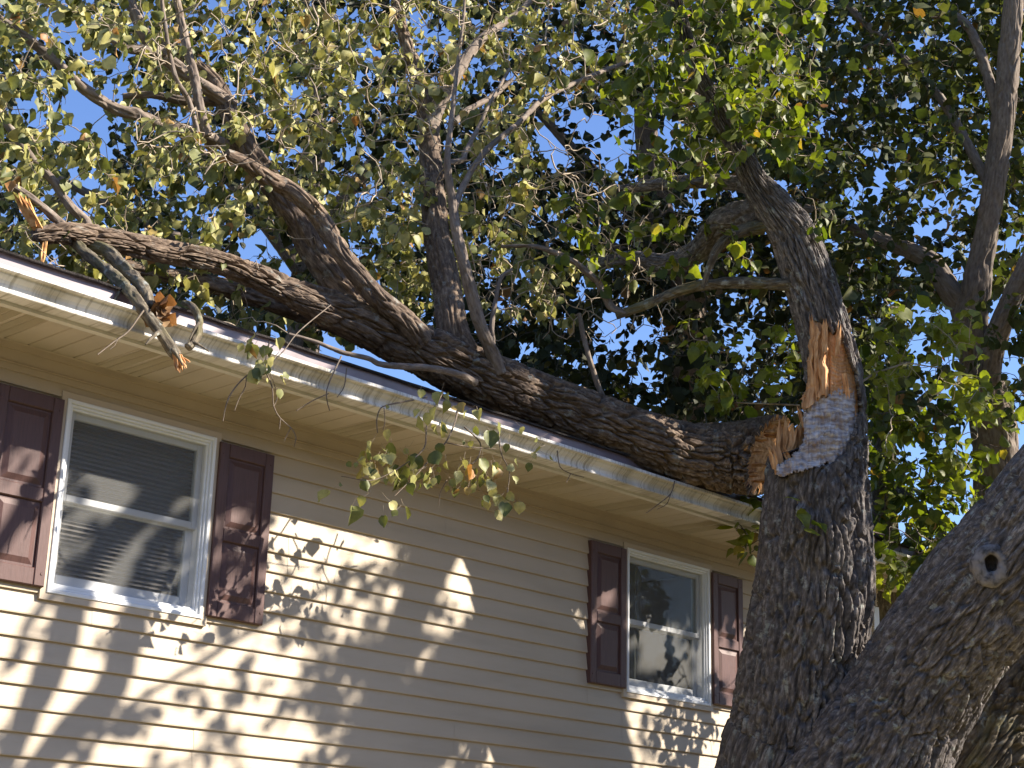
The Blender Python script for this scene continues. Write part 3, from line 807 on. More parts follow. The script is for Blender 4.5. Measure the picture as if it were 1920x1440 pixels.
patch('torn_wood', ORANGE, MT['raw_wood'], rel_orange, 2.2)
patch('stripped_wood', GREY, MT['grey_wood'], rel_grey, 4.6)

def shard(mb, p0, p1, wvec, dvec, g, jag=5):
    """a split sliver of wood with a ragged far end"""
    p0, p1, wv, dv = map(np.asarray, (p0, p1, wvec, dvec)); k = jag
    front = []; xs = np.linspace(-.5, .5, k)
    for z in (0, 1):
        b = len(mb.v)
        for i, x in enumerate(xs): mb.v.append(tuple(p0+wv*x*.9+dv*z*.6))
        for i, x in enumerate(xs): mb.v.append(tuple(p0+(p1-p0)*.6+wv*x+dv*(z+.25*g.normal())))
        for i, x in enumerate(xs): mb.v.append(tuple(p0+(p1-p0)*(1+.22*(1 if i % 2 else -1)*g.uniform(.3, 1.2))+wv*x*.85+dv*(z*.5+.3*g.normal())))
        front.append(b)
        for r in (0, 1):
            for i in range(k-1):
                a = b+r*k+i; f = (a, a+1, a+k+1, a+k); mb.f.append(f if z == 0 else f[::-1])
    a, b = front
    loop = [0, k, 2*k]+[2*k+i for i in range(1, k)]+[2*k-1, k-1]+[k-1-i for i in range(1, k)]
    for i in range(len(loop)):
        p, q = loop[i], loop[(i+1) % len(loop)]
        if p != q: mb.f.append((a+p, b+p, b+q, a+q))
def PXD(u, v, d): return AD(u, v, d)
for (a, b, wd, dz) in [((1527, 655), (1521, 598), 9, -.17), ((1546, 660), (1547, 603), 11, -.185), ((1570, 665), (1574, 612), 10, -.18), ((1530, 640), (1532, 752), 8, -.19),
                       ((1545, 690), (1548, 748), 15, -.185), ((1520, 735), (1503, 748), 6, -.15), ((1516, 725), (1519, 780), 9, -.13), ((1583, 700), (1590, 742), 9, -.19)]:
    mb = MB(); d = D0+dz
    shard(mb, PXD(*a, d), PXD(*b, d), RT*wd*d/F_PX, FW*.02, g1); mb.build('splinter', MT['raw_wood'], oak)
for (a, b, wd, dz) in [((1462, 890), (1457, 838), 18, -.17), ((1478, 860), (1490, 806), 20, -.03), ((1497, 850), (1503, 800), 16, .0), ((1485, 872), (1470, 842), 12, -.16), ((1470, 868), (1468, 800), 26, .10), ((1496, 868), (1490, 822), 22, .06), ((1455, 880), (1446, 842), 14, -.20), ((1508, 800), (1498, 765), 8, -.02)]:
    mb = MB(); d = D0+dz
    shard(mb, PXD(*a, d), PXD(*b, d), RT*wd*d/F_PX, FW*.03, g1); mb.build('splinter', MT['raw_wood'], oak)

lean_px = [(1470, 2200, 10.25, 215), (1490, 1850, 10.2, 185), (1550, 1600, 10.1, 155), (1632, 1440, 9.95, 133), (1702, 1314, 9.9, 116), (1772, 1207, 9.8, 112), (1842, 1118, 9.7, 117), (1915, 1030, 9.6, 116),
           (2000, 905, 9.5, 104), (2110, 760, 9.3, 95), (2260, 560, 9.1, 88)]
lean = px_path(lean_px, 'd')
hi = np.array([[12.3, -3.5, 8.5, .20], [13.0, -4.3, 10.4, .14], [13.2, -5.1, 12.4, .09]])
lean = np.vstack([lean, hi])
def carve_scar(V, D):
    u, v, z = proj_arr(V)
    m = (((u-1858)/29)**2+((v-1061)/33)**2 < 1) & ((D @ FW) < 0)
    return V+(m*.13)[..., None]*FW
bark_tube('leaning_trunk', lean, MT['bark'], oak, carve=carve_scar, amp=.036, ridge=.036, step=.0076, seed=4.1, lump=.06)
third = px_path([(1600, 1900, 10.6, 110), (1720, 1600, 10.6, 92), (1835, 1432, 10.6, 84), (1905, 1335, 10.7, 82), (1985, 1215, 10.8, 78), (2100, 1040, 10.9, 72), (2250, 820, 11, 62), (2450, 560, 11.2, 50), (2600, 250, 11.5, 36)], 'd')
bark_tube('stem', third, MT['bark_moss'], oak, amp=.030, ridge=.035, step=.0085, seed=8.1)

# branch scar with its hollow, on the leaning trunk
def scar():
    u, v = 1858, 1061; c = AD(u, v, 9.66-.35); nrm = -FW*.93-RT*.18+UP*.10; nrm /= np.linalg.norm(nrm)
    ax = RT-nrm*(RT @ nrm); ax /= np.linalg.norm(ax); ay = np.cross(nrm, ax)
    R = 26*9.3/F_PX; fr = lambda a: float(noise3(math.cos(a)*4, math.sin(a)*4, 2.2))
    def rev(prof, n=48, hole=(0, 0), col=0):
        V = []; Fc = []
        for i, (q, h) in enumerate(prof):
            for k in range(n):
                a = 2*math.pi*k/n; ww = 1+.13*noise3(math.cos(a)*1.3, math.sin(a)*1.3, i*.15+3)+.05*fr(a)*(q > .9)
                m_ = max(0., 1-q)
                x = q*R*ww*math.cos(a)*1.0+hole[0]*R*m_*1.6; y = q*R*ww*math.sin(a)*(1.18-.0*q)*(1+.25*m_)+hole[1]*R*m_*1.6
                V.append(c+ax*x+ay*y+nrm*(h+.008*float(noise3(math.cos(a)*2, math.sin(a)*2, q*2))-.010*max(0, .25-abs(fr(a)))*2*(q > .5)))
        for i in range(len(prof)-1):
            for k in range(n):
                a = i*n+k; b = i*n+(k+1) % n; Fc.append((a, b, b+n, a+n))
        Fc.append(tuple(range((len(prof)-1)*n, len(prof)*n)))
        return np.array(V), Fc
    V, Fc = rev([(1.40, -.10), (1.34, -.01), (1.22, .008), (1.02, .017), (.82, .020), (.64, .017), (.52, .010), (.47, -.006), (.45, -.03)], hole=(.05, .22))
    s = mesh_from('branch_scar', V, Fc[:-1], surf('scar_callus', (.20, .18, .17), .85, .40, 22, bump=.4, bscale=60), oak, True)
    V, Fc = rev([(.48, -.006), (.45, -.02), (.40, -.05), (.28, -.07), (.08, -.075)], hole=(.05, .22))
    mesh_from('hollow', V, Fc, surf('scar_hollow', (.05, .04, .034), .95, .3, 40), s, True)
scar()

# limbs of the standing stem
oak_skel = [catmull(stem[13:], .08)]
def limb(parent, m, rows, mode='d', amp=.007, ridge=.03, skel=None, seed=None, name='limb', lump=.08):
    P = px_path(rows, mode)
    bark_tube(name, P, m, parent, amp=amp, ridge=ridge, seed=(seed if seed is not None else abs(rows[0][0])*.013), lump=lump)
    if skel is not None: skel.append(catmull(P, .08))
    return P
limb(oak, MT['bark_moss'], [(1500, 535, 10.4, 16), (1470, 533, 10.35, 12), (1380, 530, 10.4, 11.5), (1330, 533, 10.45, 11), (1280, 543, 10.5, 10), (1210, 572, 10.5, 9), (1155, 592, 10.5, 8)], skel=oak_skel)
limb(oak, MT['bark_back'], [(1172, 588, 10.5, 7), (1145, 575, 10.5, 7.5), (1123, 533, 10.5, 7), (1100, 510, 10.5, 6.5), (1068, 487, 10.5, 6), (1007, 463, 10.5, 5), (940, 462, 10.6, 3)], skel=oak_skel)
limb(oak, MT['bark'], [(1440, 400, 10.45, 34), (1400, 405, 10.7, 31), (1360, 415, 10.9, 28), (1335, 440, 11.1, 26), (1310, 470, 11.3, 23), (1250, 495, 11.6, 19), (1180, 485, 11.9, 15), (1100, 500, 12.3, 10)], amp=.012, ridge=.04, skel=oak_skel)
limb(oak, MT['bark_moss'], [(1430, 425, 10.4, 15), (1385, 435, 10.35, 11), (1350, 460, 10.3, 10), (1330, 500, 10.3, 7), (1318, 540, 10.3, 4)], skel=oak_skel)
limb(oak, MT['bark'], [(1425, 350, 10.5, 18), (1380, 345, 10.8, 15), (1320, 340, 11.1, 14), (1240, 345, 11.5, 11), (1140, 360, 12, 8)], amp=.008, skel=oak_skel)

# limbs and crown over the yard, beyond the frame: they throw the shade on the wall
def WS(u, v, t):
    return AT(u, v, 0.0)+np.array(SUN)*t
crown_skel = [catmull(np.vstack([lean[-5:]]), .2)]
def shade_limb(pts, rpx, t):
    P = np.array([[*WS(u, v, t+dt), r] for (u, v, dt, r) in pts])
    bark_tube('limb', P, MT['bark'], oak, amp=.006, ridge=.04, step=.02, seed=P[0, 0]); crown_skel.append(catmull(P, .1)); return P
TL = 4.05
shade_limb([(760, 700, .9, .10), (560, 780, .6, .095), (420, 850, .4, .09), (320, 915, .2, .085), (258, 968, .1, .083), (215, 1010, 0, .082), (165, 1075, 0, .080), (130, 1140, 0, .080), (92, 1250, 0, .078), (52, 1333, 0, .07), (10, 1420, 0, .06), (-60, 1560, 0, .045)], 0, TL)
shade_limb([(900, 740, .9, .10), (640, 830, .6, .09), (520, 880, .3, .085), (430, 930, .2, .075), (365, 970, .2, .073), (315, 1005, .1, .070), (277, 1067, 0, .070), (252, 1130, 0, .072), (232, 1210, 0, .080), (198, 1300, 0, .085), (142, 1358, 0, .085), (90, 1415, 0, .08), (10, 1500, 0, .06)], 0, TL+.3)
shade_limb([(700, 1060, .3, .03), (600, 1110, .2, .026), (520, 1155, .1, .024), (450, 1195, 0, .022), (380, 1240, 0, .021), (300, 1288, 0, .020), (236, 1331, 0, .019), (201, 1367, 0, .018), (165, 1405, 0, .018), (120, 1450, 0, .015)], 0, TL-.2)
shade_limb([(300, 700, .4, .06), (190, 770, .2, .055), (120, 830, 0, .050), (80, 873, 0, .048), (45, 922, 0, .047), (10, 982, 0, .044), (-40, 1060, 0, .04)], 0, TL+.1)
shade_limb([(140, 790, .2, .012), (60, 850, 0, .010), (20, 890, 0, .009), (-20, 925, 0, .008)], 0, TL)
shade_limb([(1120, 760, .9, .16), (960, 880, .5, .15), (850, 1000, .2, .14), (780, 1120, 0, .13), (730, 1250, 0, .12), (690, 1400, 0, .11)], 0, TL+.8)

def wall_density(u, v):
    d = 0.0
    if u > 560:
        d = .9
        if (u > 1000 or v < 1180) and noise3(u/42, v/62, 3.3) > .14: d = .08
    elif u > 420: d = .55 if v < 1180 else .10
    elif u > 250: d = .12 if v > 1180 else .22
    else: d = .05
    for (cu, cv, ru, rv, q) in [(885, 1095, 80, 90, .22), (810, 1120, 40, 80, .30), (1270, 1390, 190, 100, .15), (985, 1400, 80, 70, .08), (560, 1000, 60, 70, .10), (600, 1090, 95, 85, .10), (680, 1060, 45, 70, .14),
                               (430, 1335, 135, 130, .24), (520, 1130, 70, 50, .14), (470, 1010, 50, 60, .3), (1390, 1250, 50, 110, .12), (1110, 1330, 70, 70, .16), (1220, 1190, 70, 70, .35), (300, 1240, 60, 60, .04)]:
        if ((u-cu)/ru)**2+((v-cv)/rv)**2 < 1: d = min(d, q)
    return d
def crown_targets(g, n):
    out = []
    for u, v in zip(g.uniform(-60, 1560, n), g.uniform(830, 1560, n)):
        if g.random() < wall_density(u, v)**1.1: out.append(WS(u, v, g.uniform(3.75, 5.0 if u < 700 else 6.0)))
    for _ in range(int(n*.17)):                       # over the eave and the butt of the fallen trunk
        X, Zw = g.uniform(6.1, 9.6), g.uniform(2.0, 2.75)+EYE
        if g.random() < .75: out.append(np.array([X, 0, Zw])+np.array(SUN)*g.uniform(4.4, 7.0))
    out = np.array(out)
    ax = catmull(stem[9:17], .05)[:, :3]; S = np.array(SUN)
    flat = lambda q: np.stack([q[:, 0]+q[:, 1]*S[0], q[:, 2]+q[:, 1]*S[2]], 1)
    A, B = flat(ax), flat(out)
    d = np.array([np.min(np.sum((A-b)**2, axis=1)) for b in B])
    return out[d > .37**2]
ct = crown_targets(g1, 1900)
tw, pts, dirs = grow(g1, crown_skel, ct, wig=.12, sides=3, leaf_gap=.03, leaf_len=.22, nper=2.6)
tk = tw.build('twigs', MT['twig_dark'], oak); tk['kind'] = 'stuff'
foliage(g1, 'crown', pts, dirs, MT['leaf_fresh'], oak, size=.070, hang=.4, up=.6, wil=.2, seed=3)

# living sprays on the standing stem, in view
T = []
T.extend([vol(g1, 260, (1180, 1480), (-160, 300), 9.8, 10.7, 'd'), vol(g1, 260, (1120, 1560), (-160, 330), 9.9, 11.0, 'd', gaps=[(1430, 330, 60, 70, .9), (1090, 250, 90, 45, .8), (1215, 250, 45, 32, .7)])])
T.append(vol(g1, 60, (1040, 1420), (300, 520), 10.2, 11.2, 'd'))
T.append(vol(g1, 12, (1500, 1580), (370, 450), 10.1, 10.5, 'd'))
T = np.vstack(T)
tw, pts, dirs = grow(g1, oak_skel, T, wig=.2, sides=4, leaf_gap=.045, leaf_len=.42, nper=2.2)
foliage(g1, 'foliage', pts, dirs, MT['leaf_fresh'], oak, size=.068, hang=.55, up=.45, wil=.35, seed=5, stalks=tw)
tk = tw.build('twigs', MT['twig'], oak); tk['kind'] = 'stuff'
# bright low sprays left and right of the wound, and the little shoots on the trunk
T = np.vstack([vol(g1, 34, (1290, 1500), (590, 760), 10.5, 11.0, 'd'), vol(g1, 55, (1640, 1840), (560, 770), 10.4, 11.2, 'd'), vol(g1, 12, (1640, 1900), (720, 900), 10, 10.6, 'd')])
sk = [np.array([[*AD(1500, 760, 10.75), .006], [*AD(1460, 758, 10.75), .006], [*AD(1380, 755, 10.75), .004]]), np.array([[*AD(1610, 720, 10.5), .008], [*AD(1640, 700, 10.6), .008], [*AD(1700, 680, 10.7), .005], [*AD(1760, 690, 10.8), .004]])]
tw = Twigs()
for q in sk: tw.add(q, 5)
tw, pts, dirs = grow(g1, sk, T, wig=.18, sides=4, leaf_gap=.04, leaf_len=.35, nper=2.5, tree=tw, r_tip=.002)
a = np.array([AD(1488, 968, D0-.36), AD(1492, 955, D0-.40), AD(1495, 945, D0-.40), AD(1525, 985, D0-.36), AD(1520, 990, D0-.38)])
pts = np.vstack([pts, np.repeat(a, 1, 0)]); dirs = np.vstack([dirs, np.tile(RT*.4+UP*.5, (5, 1))])
foliage(g1, 'foliage', pts, dirs, MT['leaf_fresh'], oak, size=.074, hang=.35, up=.6, wil=.3, seed=6, stalks=tw, tone=g1.uniform(.55, .95, len(pts)))
tk = tw.build('twigs', MT['twig'], oak); tk['kind'] = 'stuff'

# ------------------------------------------------------------------ the fallen stem across the eave
g2 = np.random.default_rng(22)
fal_px = [(64, 442, 0, 13), (85, 440, 0, 18), (117, 437, 0, 20), (200, 449, 0, 22), (300, 470, 0, 22), (400, 490, 0, 21.5), (460, 511, 0, 23), (533, 543, -.02, 26), (585, 566, -.05, 31), (640, 588, -.1, 37), (720, 626, -.15, 43),
          (800, 662, -.2, 48), (900, 708, -.25, 52), (1000, 748, -.3, 52), (1140, 800, -.45, 53), (1268, 846, -.6, 56.5), (1335, 857, -.70, 62), (1395, 857, -.79, 69), (1442, 853, -.84, 73)]
fal = px_path(fal_px)
fallen = thing('fallen_tree', 'thick fallen tree stem lying across the gutter and roof, with wilting leaves', 'tree', fal[12, :3])
o, Vr, fr_ = bark_tube('trunk', fal, MT['bark_fallen'], fallen, amp=.029, ridge=.033, step=.0070, shear=(.62, 2.3*FW+.40*UP), seed=2.2, cap=(True, False), lump=.05)
def broken_end():
    ring = Vr[-1]; n = len(ring); c = ring.mean(0); T_ = fr_[0][-1]; rings = 26; V = []
    for i in range(rings):
        q = 1-i/rings
        p = c+(ring-c)*q
        h = .06*noise3(p[:, 0]*8, p[:, 1]*8, p[:, 2]*8)+.016*noise3(p[:, 0]*34, p[:, 1]*34, p[:, 2]*34)-.10*np.sin(math.pi*min(1, (1-q)*1.2))*.8
        h = h*min(1, (1-q)*5)
        V.append(p+T_*h[:, None])
    V = np.vstack(V); i = np.arange(rings-1)[:, None]*n; j = np.arange(n)[None]; jn = (j+1) % n
    Fq = np.stack([i+j, i+jn, i+n+jn, i+n+j], -1).reshape(-1, 4)
    V = np.vstack([V, c-T_*.05]); b = (rings-1)*n
    t = np.stack([np.full(n, len(V)-1), b+j[0], b+jn[0]], 1)
    mesh_from('broken_end', V, [Fq, t], MT['rotten_wood'], fallen, False)
    for k in range(22):
        a = g2.integers(0, n); q_ = g2.uniform(.55, .97); p = ring[a]*q_+c*(1-q_); mb = MB(); out = (ring[a]-c); out /= np.linalg.norm(out)
        shard(mb, p-T_*.04, p+T_*g2.uniform(.02, .09)-FW*g2.uniform(.03, .10), np.cross(T_, out)*g2.uniform(.02, .06), -out*.02, g2); mb.build('splinter', MT['rotten_wood'], fallen)
broken_end()

fs = [catmull(fal, .1)]
def L(rows, m='bark_fallen', **k):
    return limb(fallen, MT[m], rows, 'y', skel=fs, **k)
# the double limb
L([(690, 600, -.1, 36), (655, 560, -.05, 30), (620, 520, 0, 27), (583, 468, .1, 26), (560, 420, .15, 25), (533, 383, .2, 24), (500, 330, .25, 23), (467, 283, .3, 22), (433, 217, .4, 19), (410, 165, .5, 16), (375, 128, .6, 13), (330, 100, .7, 10), (260, 60, .9, 7)], amp=.011, ridge=.035)
L([(790, 640, -.3, 27), (755, 598, -.3, 22), (707, 557, -.28, 20), (670, 515, -.25, 19), (640, 475, -.2, 18.5), (600, 410, -.1, 18), (567, 373, -.08, 17.5), (533, 350, 0, 17), (500, 333, 0, 16), (460, 305, 0, 13), (425, 288, 0, 10)], amp=.009, ridge=.03)
# the upright limb and its forks
B = L([(868, 690, -.25, 44), (853, 640, -.22, 33), (846, 600, -.2, 29), (838, 540, -.1, 27), (823, 467, 0, 25.5), (813, 383, .1, 24), (808, 300, .2, 22), (803, 240, .3, 19), (786, 150, .4, 15), (765, 90, .5, 13), (745, 20, .6, 11), (735, -80, .7, 8)], amp=.011, ridge=.034)
L([(806, 250, .25, 17), (818, 205, .25, 14), (840, 167, .2, 13), (867, 120, .2, 11), (900, 77, .2, 9), (940, 45, .2, 8), (975, 22, .2, 7), (1030, -40, .2, 5)], m='bark_back', amp=.004)
L([(935, 700, -.4, 15), (926, 670, -.42, 13.5), (905, 620, -.45, 12.5), (890, 575, -.45, 12.5), (871, 500, -.45, 11.5), (855, 430, -.42, 10), (850, 390, -.4, 9), (841, 330, -.4, 7.5), (839, 290, -.4, 6), (847, 217, -.35, 5), (858, 120, -.3, 3.5), (870, 20, -.3, 3), (872, -60, -.3, 2)], m='bark_back', amp=.004, ridge=.02)
L([(850, 395, -.4, 7), (868, 350, -.35, 6.5), (907, 287, -.3, 6), (973, 230, -.2, 5.5), (1023, 183, -.1, 5), (1107, 143, 0, 4.5), (1173, 117, .1, 4), (1250, 85, .2, 3)], m='bark_back', amp=.002, ridge=.02)
L([(840, 305, -.4, 6), (868, 300, -.38, 5.5), (873, 285, -.36, 5), (900, 233, -.3, 4.5), (915, 200, -.3, 3.5), (955, 130, -.25, 3)], m='bark_back', amp=.002, ridge=.02)
L([(852, 230, .1, 7), (880, 205, .1, 6), (925, 180, .1, 5), (960, 150, .1, 4)], m='bark_back', amp=.002)
# grey uprights in the left crown
L([(388, 255, .1, 10), (375, 205, .1, 9.5), (366, 150, .1, 9), (352, 95, .15, 8.5), (340, 40, .2, 8), (330, -10, .2, 7), (322, -90, .3, 5)], m='bark_back', amp=.003)
L([(370, 250, 0, 6), (362, 215, 0, 5.5), (350, 180, 0, 5), (330, 148, 0, 5), (316, 90, 0, 4.5), (303, 0, 0, 4), (296, -80, 0, 3)], m='bark_back', amp=.002)
L([(440, 200, .4, 14), (380, 160, .45, 13), (330, 125, .5, 13), (285, 85, .55, 12.5), (255, 30, .6, 11), (238, -20, .7, 10), (215, -120, .8, 7)], m='bark_back', amp=.005)
L([(320, 100, .5, 10), (285, 95, .5, 9), (240, 92, .5, 8), (200, 70, .6, 5)], m='bark_back', amp=.003)
L([(440, 280, .4, 13), (370, 250, .45, 12.5), (300, 235, .5, 12.5), (260, 215, .5, 12), (215, 203, .55, 11), (150, 160, .6, 10.5), (85, 98, .7, 10), (0, 38, .8, 9), (-90, -10, .9, 7)], m='bark_back', amp=.006)
L([(420, 190, .5, 10), (350, 190, .6, 9), (290, 178, .7, 8), (230, 180, .8, 6)], m='bark_back', amp=.004)
L([(170, 440, .05, 10), (160, 415, .1, 9.5), (130, 385, .1, 9), (100, 340, .15, 9), (62, 300, .2, 8.5), (22, 245, .3, 7.5), (-30, 180, .4, 6)], m='bark_back', amp=.003)
L([(120, 425, .0, 9), (90, 398, 0, 8.5), (45, 362, .05, 8), (0, 340, .1, 7), (-60, 320, .1, 5)], m='bark_back', amp=.003)
L([(960, 700, .8, 7), (1060, 730, .6, 6)], m='bark_back', amp=.002) if False else None
# low limbs lying on the shingles
L([(760, 650, .15, 26), (700, 628, .2, 25), (620, 600, .25, 23), (540, 575, .3, 21), (460, 550, .35, 19), (380, 530, .4, 17), (290, 512, .45, 14), (200, 490, .5, 10)], amp=.008)
L([(890, 718, -.55, 8), (870, 706, -.58, 7.5), (845, 698, -.6, 7), (800, 690, -.6, 6.5), (720, 684, -.6, 6), (690, 672, -.58, 5), (640, 660, -.55, 4.5), (590, 640, -.5, 3.5), (540, 625, -.45, 2.5)], m='bark_back', amp=.002, ridge=.02)
L([(1128, 742, -.35, 6), (1122, 725, -.35, 5.5), (1105, 672, -.35, 5), (1092, 620, -.32, 5), (1086, 588, -.3, 4)], m='bark_back', amp=.002, ridge=.02)
L([(925, 645, -.3, 5), (922, 610, -.3, 5), (930, 560, -.3, 4.5), (940, 520, -.3, 4), (960, 505, -.3, 3)], m='bark_back', amp=.002, ridge=.02)

# thin bare twigs: hand-placed ones first, then growth towards the crown
bare = Twigs()
hang = Twigs()
def tl(rows, sides=5):
    P = px_path(rows); P[:, 3] *= .56; hang.add(catmull(P, .03), sides); return P
# a tangle of pale wiggly twigs in the gap right of the upright limb
tang = vol(g2, 210, (880, 1300), (340, 640), -.3, .5)
tw, _, _ = grow(g2, fs, tang, r_tip=.0031, wig=.34, sides=4, tree=bare, bare=1.0, r_max=.008)
tang = vol(g2, 190, (660, 1150), (-60, 400), -.6, .1)
grow(g2, fs, tang, r_tip=.0031, wig=.25, sides=4, tree=bare, bare=1.0, r_max=.011)
tang = vol(g2, 110, (250, 640), (-60, 330), -.4, .2)
grow(g2, fs, tang, r_tip=.0031, wig=.25, sides=4, tree=bare, bare=1.0, r_max=.011)
tang = vol(g2, 50, (0, 700), (380, 640), -.3, .5)
grow(g2, fs, tang, r_tip=.0024, wig=.3, sides=4, tree=bare, bare=1.0, r_max=.008)
# hanging over the gutter
for rows in [
    [(275, 575, -.70, 4), (262, 592, -.72, 3.2), (240, 622, -.73, 3), (215, 640, -.74, 2.6), (183, 665, -.75, 2)], [(222, 634, -.74, 2), (215, 648, -.74, 1.6), (206, 655, -.74, 1.4)],
    [(620, 572, -.55, 2.2), (560, 622, -.66, 2.2), (530, 660, -.70, 2.2), (497, 687, -.73, 3), (462, 705, -.75, 2.6), (435, 735, -.76, 2.4), (424, 760, -.77, 2), (418, 790, -.77, 1.6)], [(462, 705, -.75, 2), (460, 725, -.75, 1.8), (448, 748, -.76, 1.6), (440, 770, -.76, 1.2)],
    [(505, 640, -.70, 3), (498, 690, -.74, 2.6), (510, 725, -.76, 2.6), (513, 762, -.76, 2.4), (526, 785, -.77, 2.2), (545, 802, -.78, 2), (555, 820, -.78, 1.6), (551, 838, -.78, 1.2)], [(526, 785, -.77, 1.8), (524, 805, -.77, 1.4)], [(545, 802, -.78, 1.6), (533, 826, -.78, 1.2)], [(513, 762, -.76, 1.8), (520, 745, -.76, 1.6), (514, 720, -.76, 1.4), (507, 700, -.76, 1.4)],
    [(640, 668, -.66, 3), (616, 720, -.72, 2.4), (612, 745, -.74, 2), (618, 770, -.75, 1.6)], [(616, 738, -.73, 2), (585, 752, -.75, 1.8), (556, 770, -.76, 1.4)], [(650, 690, -.68, 2.4), (645, 725, -.72, 2), (632, 745, -.74, 1.6)],
    [(800, 745, -.6, 3.5), (765, 752, -.68, 3), (725, 760, -.73, 2.6), (712, 768, -.75, 2.2), (706, 790, -.76, 2), (708, 812, -.77, 1.6)], [(720, 765, -.75, 1.8), (722, 790, -.76, 1.6), (718, 806, -.76, 1.4)],
    [(830, 735, -.62, 4), (812, 770, -.70, 3.2), (800, 800, -.74, 2.8), (795, 840, -.77, 2.4), (760, 870, -.78, 2), (700, 900, -.79, 1.8), (640, 893, -.8, 1.4)], [(860, 765, -.66, 3.4), (850, 800, -.72, 3), (835, 830, -.75, 2.6), (815, 850, -.77, 2.2), (790, 880, -.78, 1.8), (740, 930, -.79, 1.4)],
    [(870, 800, -.7, 3), (900, 830, -.75, 2.4), (895, 860, -.77, 2), (870, 880, -.78, 1.6)], [(935, 810, -.68, 3), (940, 850, -.74, 2.4), (955, 885, -.76, 2), (950, 930, -.77, 1.4)], [(835, 830, -.75, 2), (880, 838, -.76, 1.8), (930, 842, -.77, 1.4)],
    [(838, 900, -.77, 1.6), (825, 925, -.78, 1.4), (823, 950, -.78, 1)], [(1265, 902, -.68, 2.4), (1258, 925, -.70, 2), (1235, 945, -.72, 1.8), (1212, 962, -.74, 1.2)], [(1258, 925, -.70, 1.6), (1250, 945, -.72, 1.4), (1232, 955, -.73, 1)],
    [(1045, 845, -.68, 2.4), (1050, 875, -.70, 1.8), (1070, 888, -.73, 1.6), (1095, 895, -.75, 1.2)], [(1070, 888, -.73, 1.4), (1062, 905, -.74, 1)],
    ]:
    tl(rows)
hang.build('hanging_twigs', MT['twig_mid'], fallen)['kind'] = 'stuff'

gaps_f = [(165, 195, 75, 60, .9), (110, 70, 50, 40, .6), (60, 190, 40, 50, .6), (320, 395, 60, 35, .5), (1085, 245, 100, 45, .8), (1215, 250, 45, 35, .7), (820, 70, 35, 40, .5), (640, 330, 40, 60, .5), (530, 480, 40, 60, .9), (150, 350, 40, 50, .7), (250, 150, 50, 40, .5)]
T = np.vstack([vol(g2, 1150, (-120, 640), (-220, 430), -.15, 1.8, gaps=gaps_f), vol(g2, 430, (600, 1010), (-220, 480), -.2, 1.6, gaps=gaps_f), vol(g2, 210, (960, 1330), (-220, 210), -.2, 1.2, gaps=gaps_f),
               vol(g2, 120, (-80, 560), (400, 520), .1, 1.2), vol(g2, 110, (640, 1010), (380, 560), .3, 1.4), vol(g2, 40, (900, 1250), (330, 600), 0, 1.0), vol(g2, 100, (100, 800), (500, 640), .2, .9)])
# keep what lies on the roof above the shingles
zr = 2.7488+EYE+.333*(T[:, 1]+.548)
T = T[T[:, 2] > zr+.04]
tw, pts, dirs = grow(g2, fs, T, r_tip=.0022, wig=.22, sides=4, leaf_gap=.04, leaf_len=.46, nper=2.8, tree=bare, droop=.05)
foliage(g2, 'foliage', pts, dirs, MT['leaf_wilt'], fallen, size=.057, hang=1.0, up=.05, wil=1.0, seed=9, stalks=bare)
tk = bare.build('twigs', MT['twig'], fallen); tk['kind'] = 'stuff'

# leafy sprays hanging in front of the gutter
hs = Twigs(); hp = []; hd = []
def hang_at(u, v, y, n, s=17):
    for _ in range(int(n*1.15)):
        hp.append(AT(u+g2.normal(0, s), v+g2.normal(0, s), y+g2.normal(0, .03))); hd.append(np.array([0, -.2, -.8]))
for (u, v, n) in [(700, 850, 9), (705, 825, 5), (740, 870, 7), (755, 840, 5), (720, 910, 5), (690, 905, 3), (735, 945, 3), (640, 895, 3), (790, 850, 6), (820, 880, 9), (835, 870, 8), (860, 890, 7), (900, 875, 8), (930, 870, 8), (950, 890, 6), (940, 925, 5),
                  (895, 800, 6), (830, 755, 6), (815, 765, 5), (880, 765, 3), (950, 800, 2), (985, 845, 3), (1002, 828, 3), (475, 665, 8), (492, 650, 6), (465, 650, 4), (500, 670, 3), (950, 945, 3), (720, 790, 2)]:
    hang_at(u, v, -.78, n)
foliage(g2, 'hanging_leaves', np.array(hp), np.array(hd), MT['leaf_wilt'], fallen, size=.058, hang=.9, up=.1, wil=.6, seed=12, stalks=hs, face=-FW*.7, stalk=.05)
tk = hs.build('leaf_stalks', MT['twig'], fallen); tk['kind'] = 'stuff'

# splinters at the far broken end
for (a, b, wd) in [((72, 432), (36, 372), 22), ((62, 425), (52, 378), 14), ((84, 452), (78, 492), 9)]:
    mb = MB(); p, q = AT(*a, -.02), AT(*b, -.02); dp = depth_of(p)
    shard(mb, p, q, RT*wd*dp/F_PX, FW*.02, g2); mb.build('splinter', MT['rotten_wood'], fallen)

# curled brown leaves caught on the gutter
g3 = np.random.default_rng(5)
n = 16; c = AT(306, 578, -.69); pts = c+g3.normal(size=(n, 3))*[.022, .012, .026]
MT['leaf_dead'] = leaf_mat('dead_brown_leaf', [(0, (.19, .105, .05)), (.6, (.31, .19, .095)), (1, (.42, .29, .16))], .25, (1.3, .9, .5))
o = leaves_mesh('dead_leaf_clump', pts, rand_unit(g3, n)+np.array([0, 0, -.5]), rand_unit(g3, n)-FW, np.full(n, .085), g3.random(n), MT['leaf_dead'], None, .9, 4, kind=None)
tag(o, 'clump of curled dead orange brown leaves caught on the gutter edge', 'dead leaves')

